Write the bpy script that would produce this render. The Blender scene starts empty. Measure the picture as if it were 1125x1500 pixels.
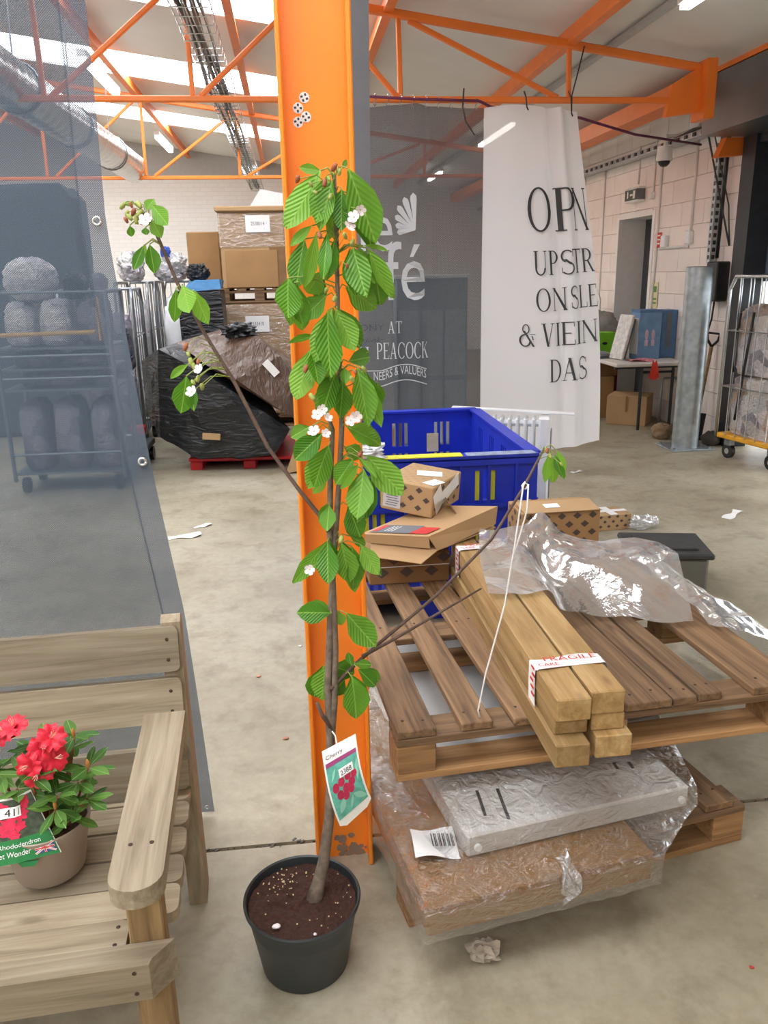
import bpy, math, random
from mathutils import Vector, Matrix, noise

# ------------------------------------------------------------------ camera
SC = bpy.context.scene
COL = SC.collection
yaw, pitch, roll = math.radians(6.2), math.radians(16.6), math.radians(1.1)
fwd = Vector((math.sin(yaw) * math.cos(pitch), math.cos(yaw) * math.cos(pitch), -math.sin(pitch)))
rt0 = Vector((math.cos(yaw), -math.sin(yaw), 0))
up0 = rt0.cross(fwd)
rt = rt0 * math.cos(roll) - up0 * math.sin(roll)
up = up0 * math.cos(roll) + rt0 * math.sin(roll)
cd = bpy.data.cameras.new('camera')
cam = bpy.data.objects.new('camera', cd)
COL.objects.link(cam)
m3 = Matrix((rt, up, -fwd)).transposed()
cam.matrix_world = Matrix.Translation((0, 0, 1.55)) @ m3.to_4x4()
cd.sensor_fit = 'VERTICAL'
cd.sensor_height = 36
cd.lens = 36 * 1176 / 1500
cd.clip_start = 0.02
SC.camera = cam

# ------------------------------------------------------------------ light, exposure
SKYLIGHT_STRENGTH = 9.5
WORLD_STRENGTH = 3.2
w = bpy.data.worlds.new('overcast')
SC.world = w
w.use_nodes = True
w.node_tree.nodes['Background'].inputs[0].default_value = (0.92, 0.96, 1.0, 1)
w.node_tree.nodes['Background'].inputs[1].default_value = WORLD_STRENGTH
vs = SC.view_settings
vs.view_transform = 'Standard'
vs.look = 'None'
vs.gamma = 1.0
vs.use_curve_mapping = False
vs.exposure = 0.13
try:
    SC.cycles.max_bounces = 8
    SC.cycles.diffuse_bounces = 5
    SC.cycles.transparent_max_bounces = 20
    SC.cycles.use_denoising = True
    SC.cycles.caustics_reflective = False
    SC.cycles.caustics_refractive = False
    SC.cycles.sample_clamp_indirect = 6
except Exception:
    pass

R = random.Random(7)

# ------------------------------------------------------------------ materials
def srgb(h):
    h = h.lstrip('#')
    out = []
    for i in (0, 2, 4):
        v = int(h[i:i + 2], 16) / 255
        out.append(v / 12.92 if v <= 0.04045 else ((v + 0.055) / 1.055) ** 2.4)
    return (*out, 1)

MATS = {}
def new_mat(name):
    m = bpy.data.materials.new(name)
    m.use_nodes = True
    nt = m.node_tree
    for n in list(nt.nodes):
        nt.nodes.remove(n)
    out = nt.nodes.new('ShaderNodeOutputMaterial')
    return m, nt, out

def node(nt, kind, **kw):
    n = nt.nodes.new(kind)
    for k, v in kw.items():
        if k.startswith('i_'):
            n.inputs[k[2:].replace('_', ' ')].default_value = v
        else:
            setattr(n, k, v)
    return n

def principled(nt, out, rough=0.6, metal=0.0):
    p = nt.nodes.new('ShaderNodeBsdfPrincipled')
    p.inputs['Roughness'].default_value = rough
    p.inputs['Metallic'].default_value = metal
    nt.links.new(p.outputs[0], out.inputs[0])
    return p

def ramp(nt, stops):
    r = nt.nodes.new('ShaderNodeValToRGB')
    e = r.color_ramp.elements
    while len(e) < len(stops):
        e.new(0.5)
    for el, (pos, col) in zip(e, stops):
        el.position = pos
        el.color = srgb(col) if isinstance(col, str) else col
    return r

def mapping(nt, scale, coord='Object', random_offset=False, loc=(0, 0, 0)):
    tc = nt.nodes.new('ShaderNodeTexCoord')
    mp = nt.nodes.new('ShaderNodeMapping')
    mp.inputs['Scale'].default_value = scale
    mp.inputs['Location'].default_value = loc
    src = tc.outputs[coord]
    if random_offset:
        oi = nt.nodes.new('ShaderNodeObjectInfo')
        mul = nt.nodes.new('ShaderNodeMath'); mul.operation = 'MULTIPLY'; mul.inputs[1].default_value = 37.0
        nt.links.new(oi.outputs['Random'], mul.inputs[0])
        ad = nt.nodes.new('ShaderNodeVectorMath'); ad.operation = 'ADD'
        nt.links.new(src, ad.inputs[0]); nt.links.new(mul.outputs[0], ad.inputs[1])
        src = ad.outputs[0]
    nt.links.new(src, mp.inputs['Vector'])
    return mp.outputs[0]

def bump(nt, p, height, strength=0.3, dist=0.01):
    b = nt.nodes.new('ShaderNodeBump')
    b.inputs['Strength'].default_value = strength
    b.inputs['Distance'].default_value = dist
    nt.links.new(height, b.inputs['Height'])
    nt.links.new(b.outputs[0], p.inputs['Normal'])

def plain(name, col, rough=0.6, metal=0.0, var=0.12, scale=14, bumpy=0.0):
    """A colour with slight procedural mottling."""
    if name in MATS:
        return MATS[name]
    m, nt, out = new_mat(name)
    p = principled(nt, out, rough, metal)
    v = mapping(nt, (scale,) * 3, random_offset=True)
    nz = node(nt, 'ShaderNodeTexNoise', i_Scale=1.0, i_Detail=4.0)
    nt.links.new(v, nz.inputs['Vector'])
    c = srgb(col)
    lo = tuple(x * (1 - var) for x in c[:3]) + (1,)
    hi = tuple(min(1, x * (1 + var)) for x in c[:3]) + (1,)
    r = ramp(nt, [(0.3, lo), (0.7, hi)])
    nt.links.new(nz.outputs[0], r.inputs[0])
    nt.links.new(r.outputs[0], p.inputs['Base Color'])
    if bumpy:
        bump(nt, p, nz.outputs[0], bumpy, 0.01)
    MATS[name] = m
    return m

def wood(name, dark, mid, light, rough=0.75, grain=1.0, knots=True):
    """Grain runs along local X."""
    m, nt, out = new_mat(name)
    p = principled(nt, out, rough)
    v = mapping(nt, (2.2, 45 * grain, 45 * grain), random_offset=True)
    n1 = node(nt, 'ShaderNodeTexNoise', i_Scale=1.0, i_Detail=6.0, i_Roughness=0.65, i_Distortion=0.6)
    nt.links.new(v, n1.inputs['Vector'])
    r = ramp(nt, [(0.28, dark), (0.5, mid), (0.75, light)])
    nt.links.new(n1.outputs[0], r.inputs[0])
    v2 = mapping(nt, (1.6, 5, 5), random_offset=True)
    n2 = node(nt, 'ShaderNodeTexNoise', i_Scale=1.0, i_Detail=3.0)
    nt.links.new(v2, n2.inputs['Vector'])
    mx = node(nt, 'ShaderNodeMixRGB', blend_type='MULTIPLY')
    mx.inputs[0].default_value = 0.55
    r2 = ramp(nt, [(0.3, (0.62, 0.6, 0.58, 1)), (0.65, (1, 1, 1, 1))])
    nt.links.new(n2.outputs[0], r2.inputs[0])
    nt.links.new(r.outputs[0], mx.inputs[1]); nt.links.new(r2.outputs[0], mx.inputs[2])
    oi = nt.nodes.new('ShaderNodeObjectInfo')
    hv = node(nt, 'ShaderNodeMapRange'); hv.inputs['To Min'].default_value = 0.72; hv.inputs['To Max'].default_value = 1.12
    nt.links.new(oi.outputs['Random'], hv.inputs['Value'])
    mv = node(nt, 'ShaderNodeVectorMath', operation='SCALE')
    nt.links.new(mx.outputs[0], mv.inputs[0]); nt.links.new(hv.outputs[0], mv.inputs['Scale'])
    last = mv.outputs[0]
    if knots:
        v3 = mapping(nt, (4, 11, 11), random_offset=True)
        vo = node(nt, 'ShaderNodeTexVoronoi', i_Scale=1.0)
        nt.links.new(v3, vo.inputs['Vector'])
        r3 = ramp(nt, [(0.05, (0.3, 0.24, 0.2, 1)), (0.14, (1, 1, 1, 1))])
        nt.links.new(vo.outputs[0], r3.inputs[0])
        m2 = node(nt, 'ShaderNodeMixRGB', blend_type='MULTIPLY')
        m2.inputs[0].default_value = 0.55
        nt.links.new(last, m2.inputs[1]); nt.links.new(r3.outputs[0], m2.inputs[2])
        last = m2.outputs[0]
    nt.links.new(last, p.inputs['Base Color'])
    bump(nt, p, n1.outputs[0], 0.35, 0.002)
    MATS[name] = m
    return m

def film(name, tint='#ffffff', lo=0.12, hi=0.75, scale=9, rough=0.12, stretch=(1, 1, 1), milky=0.0):
    """Clear plastic: see-through, with glossy creases from a procedural bump."""
    m, nt, out = new_mat(name)
    tr = node(nt, 'ShaderNodeBsdfTransparent'); tr.inputs[0].default_value = srgb(tint)
    gl = node(nt, 'ShaderNodeBsdfGlossy'); gl.inputs['Roughness'].default_value = rough
    gl.inputs[0].default_value = (1, 1, 1, 1)
    v = mapping(nt, tuple(scale * s for s in stretch))
    n1 = node(nt, 'ShaderNodeTexNoise', i_Scale=1.0, i_Detail=5.0, i_Distortion=1.4)
    nt.links.new(v, n1.inputs['Vector'])
    b = nt.nodes.new('ShaderNodeBump'); b.inputs['Strength'].default_value = 0.9; b.inputs['Distance'].default_value = 0.03
    nt.links.new(n1.outputs[0], b.inputs['Height'])
    nt.links.new(b.outputs[0], gl.inputs['Normal'])
    fr = node(nt, 'ShaderNodeLayerWeight', i_Blend=0.35)
    nt.links.new(b.outputs[0], fr.inputs['Normal'])
    mr = node(nt, 'ShaderNodeMapRange')
    mr.inputs['To Min'].default_value = lo; mr.inputs['To Max'].default_value = hi
    nt.links.new(fr.outputs['Facing'], mr.inputs['Value'])
    mx = node(nt, 'ShaderNodeMixShader')
    nt.links.new(mr.outputs[0], mx.inputs[0])
    nt.links.new(tr.outputs[0], mx.inputs[1]); nt.links.new(gl.outputs[0], mx.inputs[2])
    last = mx.outputs[0]
    if milky:
        df = node(nt, 'ShaderNodeBsdfTranslucent'); df.inputs[0].default_value = (0.85, 0.88, 0.9, 1)
        d2 = node(nt, 'ShaderNodeBsdfDiffuse'); d2.inputs[0].default_value = (0.85, 0.88, 0.9, 1)
        ms = node(nt, 'ShaderNodeMixShader'); ms.inputs[0].default_value = 0.6
        nt.links.new(df.outputs[0], ms.inputs[1]); nt.links.new(d2.outputs[0], ms.inputs[2])
        m2 = node(nt, 'ShaderNodeMixShader'); m2.inputs[0].default_value = milky
        nt.links.new(last, m2.inputs[1]); nt.links.new(ms.outputs[0], m2.inputs[2])
        last = m2.outputs[0]
    nt.links.new(last, out.inputs[0])
    MATS[name] = m
    return m

def weave(name, col, cover=0.55, pitch_m=0.006, coverage_amp=0.35):
    """Woven screen mesh: opaque threads with see-through holes between them."""
    m, nt, out = new_mat(name)
    df = node(nt, 'ShaderNodeBsdfDiffuse'); df.inputs[0].default_value = srgb(col)
    tl = node(nt, 'ShaderNodeBsdfTranslucent'); tl.inputs[0].default_value = srgb(col)
    md = node(nt, 'ShaderNodeMixShader'); md.inputs[0].default_value = 0.35
    nt.links.new(df.outputs[0], md.inputs[1]); nt.links.new(tl.outputs[0], md.inputs[2])
    tr = node(nt, 'ShaderNodeBsdfTransparent')
    tc = nt.nodes.new('ShaderNodeTexCoord')
    sp = nt.nodes.new('ShaderNodeSeparateXYZ')
    nt.links.new(tc.outputs['Object'], sp.inputs[0])
    k = 2 * math.pi / pitch_m
    outs = []
    for ax in ('X', 'Z'):
        a = node(nt, 'ShaderNodeMath', operation='MULTIPLY'); a.inputs[1].default_value = k
        nt.links.new(sp.outputs[ax], a.inputs[0])
        s = node(nt, 'ShaderNodeMath', operation='SINE')
        nt.links.new(a.outputs[0], s.inputs[0]); outs.append(s)
    mul = node(nt, 'ShaderNodeMath', operation='MULTIPLY')
    nt.links.new(outs[0].outputs[0], mul.inputs[0]); nt.links.new(outs[1].outputs[0], mul.inputs[1])
    ma = node(nt, 'ShaderNodeMath', operation='MULTIPLY_ADD')
    ma.inputs[1].default_value = coverage_amp; ma.inputs[2].default_value = cover
    nt.links.new(mul.outputs[0], ma.inputs[0])
    ma.use_clamp = True
    mx = node(nt, 'ShaderNodeMixShader')
    nt.links.new(ma.outputs[0], mx.inputs[0])
    nt.links.new(tr.outputs[0], mx.inputs[1]); nt.links.new(md.outputs[0], mx.inputs[2])
    nt.links.new(mx.outputs[0], out.inputs[0])
    MATS[name] = m
    return m

def emitter(name, col, strength):
    m, nt, out = new_mat(name)
    e = node(nt, 'ShaderNodeEmission'); e.inputs[0].default_value = srgb(col); e.inputs[1].default_value = strength
    nt.links.new(e.outputs[0], out.inputs[0])
    MATS[name] = m
    return m

def concrete():
    m, nt, out = new_mat('concrete_floor')
    p = principled(nt, out, 0.55)
    v = mapping(nt, (1, 1, 1))
    n1 = node(nt, 'ShaderNodeTexNoise', i_Scale=1.1, i_Detail=8.0, i_Roughness=0.62)
    n2 = node(nt, 'ShaderNodeTexNoise', i_Scale=24.0, i_Detail=6.0, i_Roughness=0.7)
    n3 = node(nt, 'ShaderNodeTexNoise', i_Scale=5.5, i_Detail=6.0, i_Roughness=0.68, i_Distortion=0.25)
    for n in (n1, n2, n3):
        nt.links.new(v, n.inputs['Vector'])
    r1 = ramp(nt, [(0.3, '#8e846c'), (0.5, '#a69d86'), (0.72, '#b8b19e')])
    nt.links.new(n1.outputs[0], r1.inputs[0])
    r2 = ramp(nt, [(0.3, (0.72, 0.7, 0.67, 1)), (0.6, (1, 1, 1, 1))])
    nt.links.new(n2.outputs[0], r2.inputs[0])
    r3 = ramp(nt, [(0.32, (0.50, 0.46, 0.40, 1)), (0.50, (1, 1, 1, 1))])
    nt.links.new(n3.outputs[0], r3.inputs[0])
    a = node(nt, 'ShaderNodeMixRGB', blend_type='MULTIPLY'); a.inputs[0].default_value = 0.55
    nt.links.new(r1.outputs[0], a.inputs[1]); nt.links.new(r2.outputs[0], a.inputs[2])
    b = node(nt, 'ShaderNodeMixRGB', blend_type='MULTIPLY'); b.inputs[0].default_value = 0.5
    nt.links.new(a.outputs[0], b.inputs[1]); nt.links.new(r3.outputs[0], b.inputs[2])
    nt.links.new(b.outputs[0], p.inputs['Base Color'])
    bump(nt, p, n2.outputs[0], 0.12, 0.004)
    rr = ramp(nt, [(0.3, (0.42,) * 3 + (1,)), (0.7, (0.66,) * 3 + (1,))])
    nt.links.new(n1.outputs[0], rr.inputs[0])
    nt.links.new(rr.outputs[0], p.inputs['Roughness'])
    return m

def painted_brick():
    m, nt, out = new_mat('painted_brick')
    p = principled(nt, out, 0.8)
    tc = nt.nodes.new('ShaderNodeTexCoord')
    sp = nt.nodes.new('ShaderNodeSeparateXYZ'); nt.links.new(tc.outputs['Object'], sp.inputs[0])
    cb = nt.nodes.new('ShaderNodeCombineXYZ')
    nt.links.new(sp.outputs['X'], cb.inputs['X']); nt.links.new(sp.outputs['Z'], cb.inputs['Y'])
    br = node(nt, 'ShaderNodeTexBrick', i_Scale=1.0)
    br.inputs['Brick Width'].default_value = 0.225; br.inputs['Row Height'].default_value = 0.075
    br.inputs['Mortar Size'].default_value = 0.006
    br.inputs['Color1'].default_value = srgb('#f0eeea'); br.inputs['Color2'].default_value = srgb('#eceae6')
    br.inputs['Mortar'].default_value = srgb('#e6e3de')
    nt.links.new(cb.outputs[0], br.inputs['Vector'])
    nt.links.new(br.outputs[0], p.inputs['Base Color'])
    bump(nt, p, br.outputs[1], -0.3, 0.004)
    return m

FLOOR = concrete()
BRICK = painted_brick()
M_block = plain('painted_block', '#f0e8e2', 0.8, var=0.05, scale=3, bumpy=0.1)
M_orange = plain('orange_paint', '#fa8e28', 0.33, var=0.07, scale=5, bumpy=0.05)
M_orange2 = plain('orange_steel', '#ee7e2c', 0.45, var=0.08, scale=4)
M_roof = plain('roof_lining', '#e4e3e0', 0.7, var=0.05, scale=1.2)
M_clad = plain('cladding_grey', '#b9babb', 0.7, var=0.05)
M_hood = plain('shutter_hood', '#737577', 0.35, 0.6, var=0.1, scale=3)
M_white = plain('white_paint', '#ecebe8', 0.5, var=0.04)
M_plastic_w = plain('white_plastic', '#eceff0', 0.35, var=0.04)
M_black = plain('black_plastic', '#1c1d1f', 0.4, var=0.2)
M_dark = plain('dark_steel', '#33363a', 0.45, 0.3, var=0.15)
M_steel = plain('grey_steel', '#8d9296', 0.35, 0.8, var=0.12)
M_galv = plain('galvanised', '#aeb7bb', 0.38, 0.75, var=0.22, scale=16)
M_chrome = plain('bright_steel', '#c9cdd0', 0.22, 0.9, var=0.08)
M_card = plain('cardboard', '#a88357', 0.85, var=0.07, scale=6)
M_card2 = plain('cardboard_pale', '#b4936a', 0.85, var=0.07, scale=6)
M_card3 = plain('cardboard_brown', '#8f6b45', 0.85, var=0.1, scale=6)
M_cardin = plain('cardboard_inside', '#8a6a47', 0.9, var=0.1)
M_paper = plain('white_paper', '#eeeeec', 0.7, var=0.03)
M_ink = plain('dark_ink', '#35373a', 0.7, var=0.1)
M_logo = plain('logo_print', '#54463f', 0.8, var=0.12)
M_red = plain('red_print', '#c8342f', 0.6, var=0.08)
M_redpl = plain('red_plastic', '#b3131f', 0.4, var=0.1)
M_blue = plain('blue_plastic', '#2036b8', 0.4, var=0.14, scale=9)
M_yellow = plain('yellow_plastic', '#e2df3c', 0.45, var=0.1)
M_yellow2 = plain('yellow_base', '#e0a32a', 0.5, var=0.15)
M_glue = plain('grey_print', '#6d7176', 0.7, var=0.06)
M_skylight = emitter('skylight_panel', '#f4f9ff', SKYLIGHT_STRENGTH)
M_tube = emitter('lamp_tube', '#fffdf4', 9)
W_pallet = wood('pallet_wood', '#54402d', '#826446', '#a3835e')
W_pallet2 = wood('pallet_wood_pale', '#7d5c3a', '#a97f52', '#c49a69')
W_timber = wood('new_timber', '#8a6a3c', '#ab8a57', '#c3a878', grain=0.8)
W_bench = wood('bench_wood', '#7e705a', '#a09178', '#baad94', grain=1.0)
W_bench2 = wood('bench_leg_wood', '#6d5638', '#93774f', '#b09468', grain=0.8)
FILM_bag = film('clear_bag', lo=0.30, hi=0.95, scale=2.2, rough=0.13, milky=0.23)
FILM_wrap = film('stretch_wrap', lo=0.035, hi=0.72, scale=20, rough=0.07, stretch=(1, 1, 2.2), milky=0.015)
FILM_wrap2 = film('bundle_wrap', lo=0.10, hi=0.75, scale=7, rough=0.22, stretch=(1, 1, 3), milky=0.03)
MESH_screen = weave('mesh_screen', '#54606c', cover=0.77, pitch_m=0.0052, coverage_amp=0.26)
MESH_hem = weave('mesh_hem', '#5f6a76', cover=0.84, pitch_m=0.0052, coverage_amp=0.5)
MESH_banner = weave('mesh_banner', '#5e6369', cover=0.76, pitch_m=0.012, coverage_amp=0.12)
MESH_white = weave('mesh_banner_white', '#f6f7fa', cover=0.95, pitch_m=0.012, coverage_amp=0.05)

# ------------------------------------------------------------------ mesh helpers
class MB:
    def __init__(self):
        self.v = []; self.f = []
    def add(self, vs, fs):
        o = len(self.v)
        self.v += [tuple(p) for p in vs]
        self.f += [tuple(i + o for i in f) for f in fs]
        return self
    def box(self, c, s, rz=0.0, mat=None):
        x, y, z = (k / 2 for k in s)
        vs = [Vector((a, b, d)) for a in (-x, x) for b in (-y, y) for d in (-z, z)]
        M = mat if mat is not None else Matrix.Rotation(rz, 3, 'Z')
        vs = [M @ p + Vector(c) for p in vs]
        return self.add(vs, [(0, 1, 3, 2), (4, 6, 7, 5), (0, 4, 5, 1), (2, 3, 7, 6), (0, 2, 6, 4), (1, 5, 7, 3)])
    def bx(self, x0, x1, y0, y1, z0, z1):
        return self.box(((x0 + x1) / 2, (y0 + y1) / 2, (z0 + z1) / 2), (x1 - x0, y1 - y0, z1 - z0))
    def cbox(self, c, s, ch=0.004, rz=0.0, mat=None):
        """Box with chamfered edges."""
        h = [k / 2 for k in s]
        ch = min(ch, min(h) * 0.9)
        M = mat if mat is not None else Matrix.Rotation(rz, 3, 'Z')
        vs = []; idx = {}
        for sx in (-1, 1):
            for sy in (-1, 1):
                for sz in (-1, 1):
                    for ax in range(3):
                        p = [sx * h[0], sy * h[1], sz * h[2]]
                        for k in range(3):
                            if k != ax:
                                p[k] -= (sx, sy, sz)[k] * ch
                        idx[(sx, sy, sz, ax)] = len(vs)
                        vs.append(M @ Vector(p) + Vector(c))
        fs = []
        for ax in range(3):
            o = [k for k in range(3) if k != ax]
            for s_ in (-1, 1):
                q = []
                for a, b in ((-1, -1), (1, -1), (1, 1), (-1, 1)):
                    t = [0, 0, 0]; t[ax] = s_; t[o[0]] = a; t[o[1]] = b
                    q.append(idx[(*t, ax)])
                fs.append(q)
            for a in (-1, 1):
                for b in (-1, 1):
                    q = []
                    for s_, axx in ((-1, o[0]), (1, o[0]), (1, o[1]), (-1, o[1])):
                        t = [0, 0, 0]; t[ax] = s_; t[o[0]] = a; t[o[1]] = b
                        q.append(idx[(*t, axx)])
                    fs.append(q)
        for sx in (-1, 1):
            for sy in (-1, 1):
                for sz in (-1, 1):
                    fs.append([idx[(sx, sy, sz, k)] for k in range(3)])
        return self.add(vs, fs)
    def tube(self, pts, rad, n=8, cap=True):
        pts = [Vector(p) for p in pts]
        if not hasattr(rad, '__len__'):
            rad = [rad] * len(pts)
        o = len(self.v)
        ref = None
        for i, p in enumerate(pts):
            t = (pts[min(i + 1, len(pts) - 1)] - pts[max(i - 1, 0)]).normalized()
            if ref is None:
                ref = Vector((0, 0, 1)) if abs(t.z) < 0.9 else Vector((1, 0, 0))
            a = t.cross(ref).normalized(); b = a.cross(t).normalized(); ref = b
            for k in range(n):
                an = 2 * math.pi * k / n
                self.v.append(tuple(p + (a * math.cos(an) + b * math.sin(an)) * rad[i]))
        for i in range(len(pts) - 1):
            for k in range(n):
                k2 = (k + 1) % n
                self.f.append((o + i * n + k, o + i * n + k2, o + (i + 1) * n + k2, o + (i + 1) * n + k))
        if cap:
            self.f.append(tuple(o + k for k in range(n))[::-1])
            self.f.append(tuple(o + (len(pts) - 1) * n + k for k in range(n)))
        return self
    def lathe(self, prof, n=32, c=(0, 0, 0), cap_bottom=True, cap_top=False):
        o = len(self.v)
        for r, z in prof:
            for k in range(n):
                a = 2 * math.pi * k / n
                self.v.append((c[0] + r * math.cos(a), c[1] + r * math.sin(a), c[2] + z))
        for i in range(len(prof) - 1):
            for k in range(n):
                k2 = (k + 1) % n
                self.f.append((o + i * n + k, o + i * n + k2, o + (i + 1) * n + k2, o + (i + 1) * n + k))
        if cap_bottom:
            self.f.append(tuple(o + k for k in range(n))[::-1])
        if cap_top:
            self.f.append(tuple(o + (len(prof) - 1) * n + k for k in range(n)))
        return self
    def grid(self, fn, nu, nv):
        o = len(self.v)
        for j in range(nv + 1):
            for i in range(nu + 1):
                self.v.append(tuple(fn(i / nu, j / nv)))
        for j in range(nv):
            for i in range(nu):
                a = o + j * (nu + 1) + i
                self.f.append((a, a + 1, a + nu + 2, a + nu + 1))
        return self
    def prism(self, poly, axis, d0, d1):
        """poly: 2-D points; axis: extrusion axis."""
        def P(p, d):
            if axis == 'x': return (d, p[0], p[1])
            if axis == 'y': return (p[0], d, p[1])
            return (p[0], p[1], d)
        n = len(poly)
        return self.add([P(p, d0) for p in poly] + [P(p, d1) for p in poly],
                        [tuple(range(n))[::-1], tuple(range(n, 2 * n))] + [(i, (i + 1) % n, n + (i + 1) % n, n + i) for i in range(n)])
    def mesh(self, name):
        me = bpy.data.meshes.new(name)
        me.from_pydata(self.v, [], self.f)
        me.update()
        return me
    def build(self, name, mat, parent=None, smooth=False, loc=None, recalc=True):
        me = self.mesh(name)
        if recalc:
            fix_normals(me)
        if smooth:
            for p in me.polygons:
                p.use_smooth = True
            if smooth == 'auto':
                me.set_sharp_from_angle(angle=math.radians(38))
        return put(name, me, mat, parent, loc)

import bmesh
def fix_normals(me):
    bm = bmesh.new(); bm.from_mesh(me)
    bmesh.ops.recalc_face_normals(bm, faces=bm.faces)
    bm.to_mesh(me); bm.free()

def put(name, me, mat, parent=None, loc=None, rot=None, scale=None):
    if mat is not None and not me.materials:
        me.materials.append(mat)
    o = bpy.data.objects.new(name, me)
    COL.objects.link(o)
    if parent is not None:
        o.parent = parent
    if loc is not None:
        o.location = loc
    if rot is not None:
        o.rotation_euler = rot
    if scale is not None:
        o.scale = scale
    return o

def tag(o, label, cat, group=None):
    o['label'] = label; o['category'] = cat
    if group:
        o['group'] = group
    return o

def thing(name, label, cat, loc=(0, 0, 0), rz=0.0, group=None):
    o = bpy.data.objects.new(name, None)
    o.empty_display_size = 0.05
    COL.objects.link(o)
    o.location = loc; o.rotation_euler = (0, 0, rz)
    return tag(o, label, cat, group)

def struct(name, mb, mat, **kw):
    o = mb.build(name, mat, **kw)
    o['kind'] = 'structure'
    return o

def copy_tree(root, loc, rz=0.0, label=None):
    r = root.copy(); COL.objects.link(r)
    r.location = loc; r.rotation_euler = (0, 0, rz)
    if label:
        r['label'] = label
    for ch in list(root.children):
        c = ch.copy(); COL.objects.link(c); c.parent = r
        for g in list(ch.children):
            d = g.copy(); COL.objects.link(d); d.parent = c
    return r

def blob(mb, c, r, seed=0, amp=0.25, freq=2.2, nu=18, nv=12, flat=0.0, crease=0.0):
    """A lumpy closed bag shape."""
    c = Vector(c)
    def fn(u, v):
        a = 2 * math.pi * u; b = math.pi * v
        d = Vector((math.sin(b) * math.cos(a), math.sin(b) * math.sin(a), math.cos(b)))
        k = 1 + amp * noise.noise(d * freq + Vector((seed * 3.1, seed * 1.7, 5))) + 0.4 * amp * noise.noise(d * freq * 2.7 + Vector((seed, 9, 2)))
        if crease:
            k += crease * (0.5 - abs(noise.noise(d * freq * 2.2 + Vector((4, seed, 1)))) * 2) + 0.5 * crease * (0.5 - abs(noise.noise(d * freq * 5.5 + Vector((seed, 2, 7)))) * 2)
        p = Vector((d.x * r[0], d.y * r[1], d.z * r[2])) * k
        if flat:
            p.z = max(p.z, -r[2] * flat)
        return c + p
    return mb.grid(fn, nu, nv)

_txt = {}
def text_geo(s):
    """Flat letters from the built-in font, as vertices and faces, height about 0.7."""
    if s not in _txt:
        cu = bpy.data.curves.new('txt', 'FONT')
        cu.body = s; cu.size = 1.0; cu.resolution_u = 3
        o = bpy.data.objects.new('txt', cu)
        COL.objects.link(o)
        dg = bpy.context.evaluated_depsgraph_get()
        me = bpy.data.meshes.new_from_object(o.evaluated_get(dg))
        vs = [tuple(v.co) for v in me.vertices]; fs = [tuple(p.vertices) for p in me.polygons]
        COL.objects.unlink(o); bpy.data.objects.remove(o); bpy.data.curves.remove(cu); bpy.data.meshes.remove(me)
        _txt[s] = (vs, fs)
    return _txt[s]

def text_on(mb, s, fn, x0, y0, w=None, h=None):
    """Write s through a mapping fn(x, y) -> 3-D; lower left at (x0, y0), width w and/or height h."""
    vs, fs = text_geo(s)
    if not vs:
        return mb
    xs = [v[0] for v in vs]; ys = [v[1] for v in vs]
    sx0, sx1, sy0, sy1 = min(xs), max(xs), min(ys), max(ys)
    kx = w / (sx1 - sx0) if w else None
    ky = h / (sy1 - sy0) if h else None
    kx = kx or ky; ky = ky or kx
    return mb.add([fn(x0 + (v[0] - sx0) * kx, y0 + (v[1] - sy0) * ky) for v in vs], fs)

# serif capitals made from strokes; unit height, every glyph gives (width, polygons)
def _arc(cx, cy, rx, ry, a0, a1, thick, thin, n=20):
    quads = []
    prev = None
    for i in range(n + 1):
        a = math.radians(a0 + (a1 - a0) * i / n)
        t = thin + (thick - thin) * abs(math.cos(a)) ** 1.5
        p = (cx + rx * math.cos(a), cy + ry * math.sin(a)); q = (cx + (rx - t) * math.cos(a), cy + (ry - t) * math.sin(a))
        if prev:
            quads.append([prev[0], p, q, prev[1]])
        prev = (p, q)
    return quads
def _r(x0, y0, x1, y1): return [[(x0, y0), (x1, y0), (x1, y1), (x0, y1)]]
def _d(x0, y0, x1, y1, w): return [[(x0, y0), (x0 + w, y0), (x1 + w, y1), (x1, y1)]]
def _stem(x, w=0.12, s=0.07, y0=0, y1=1):
    return _r(x, y0, x + w, y1) + _r(x - s, y0, x + w + s, y0 + 0.03) + _r(x - s, y1 - 0.03, x + w + s, y1)
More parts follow.
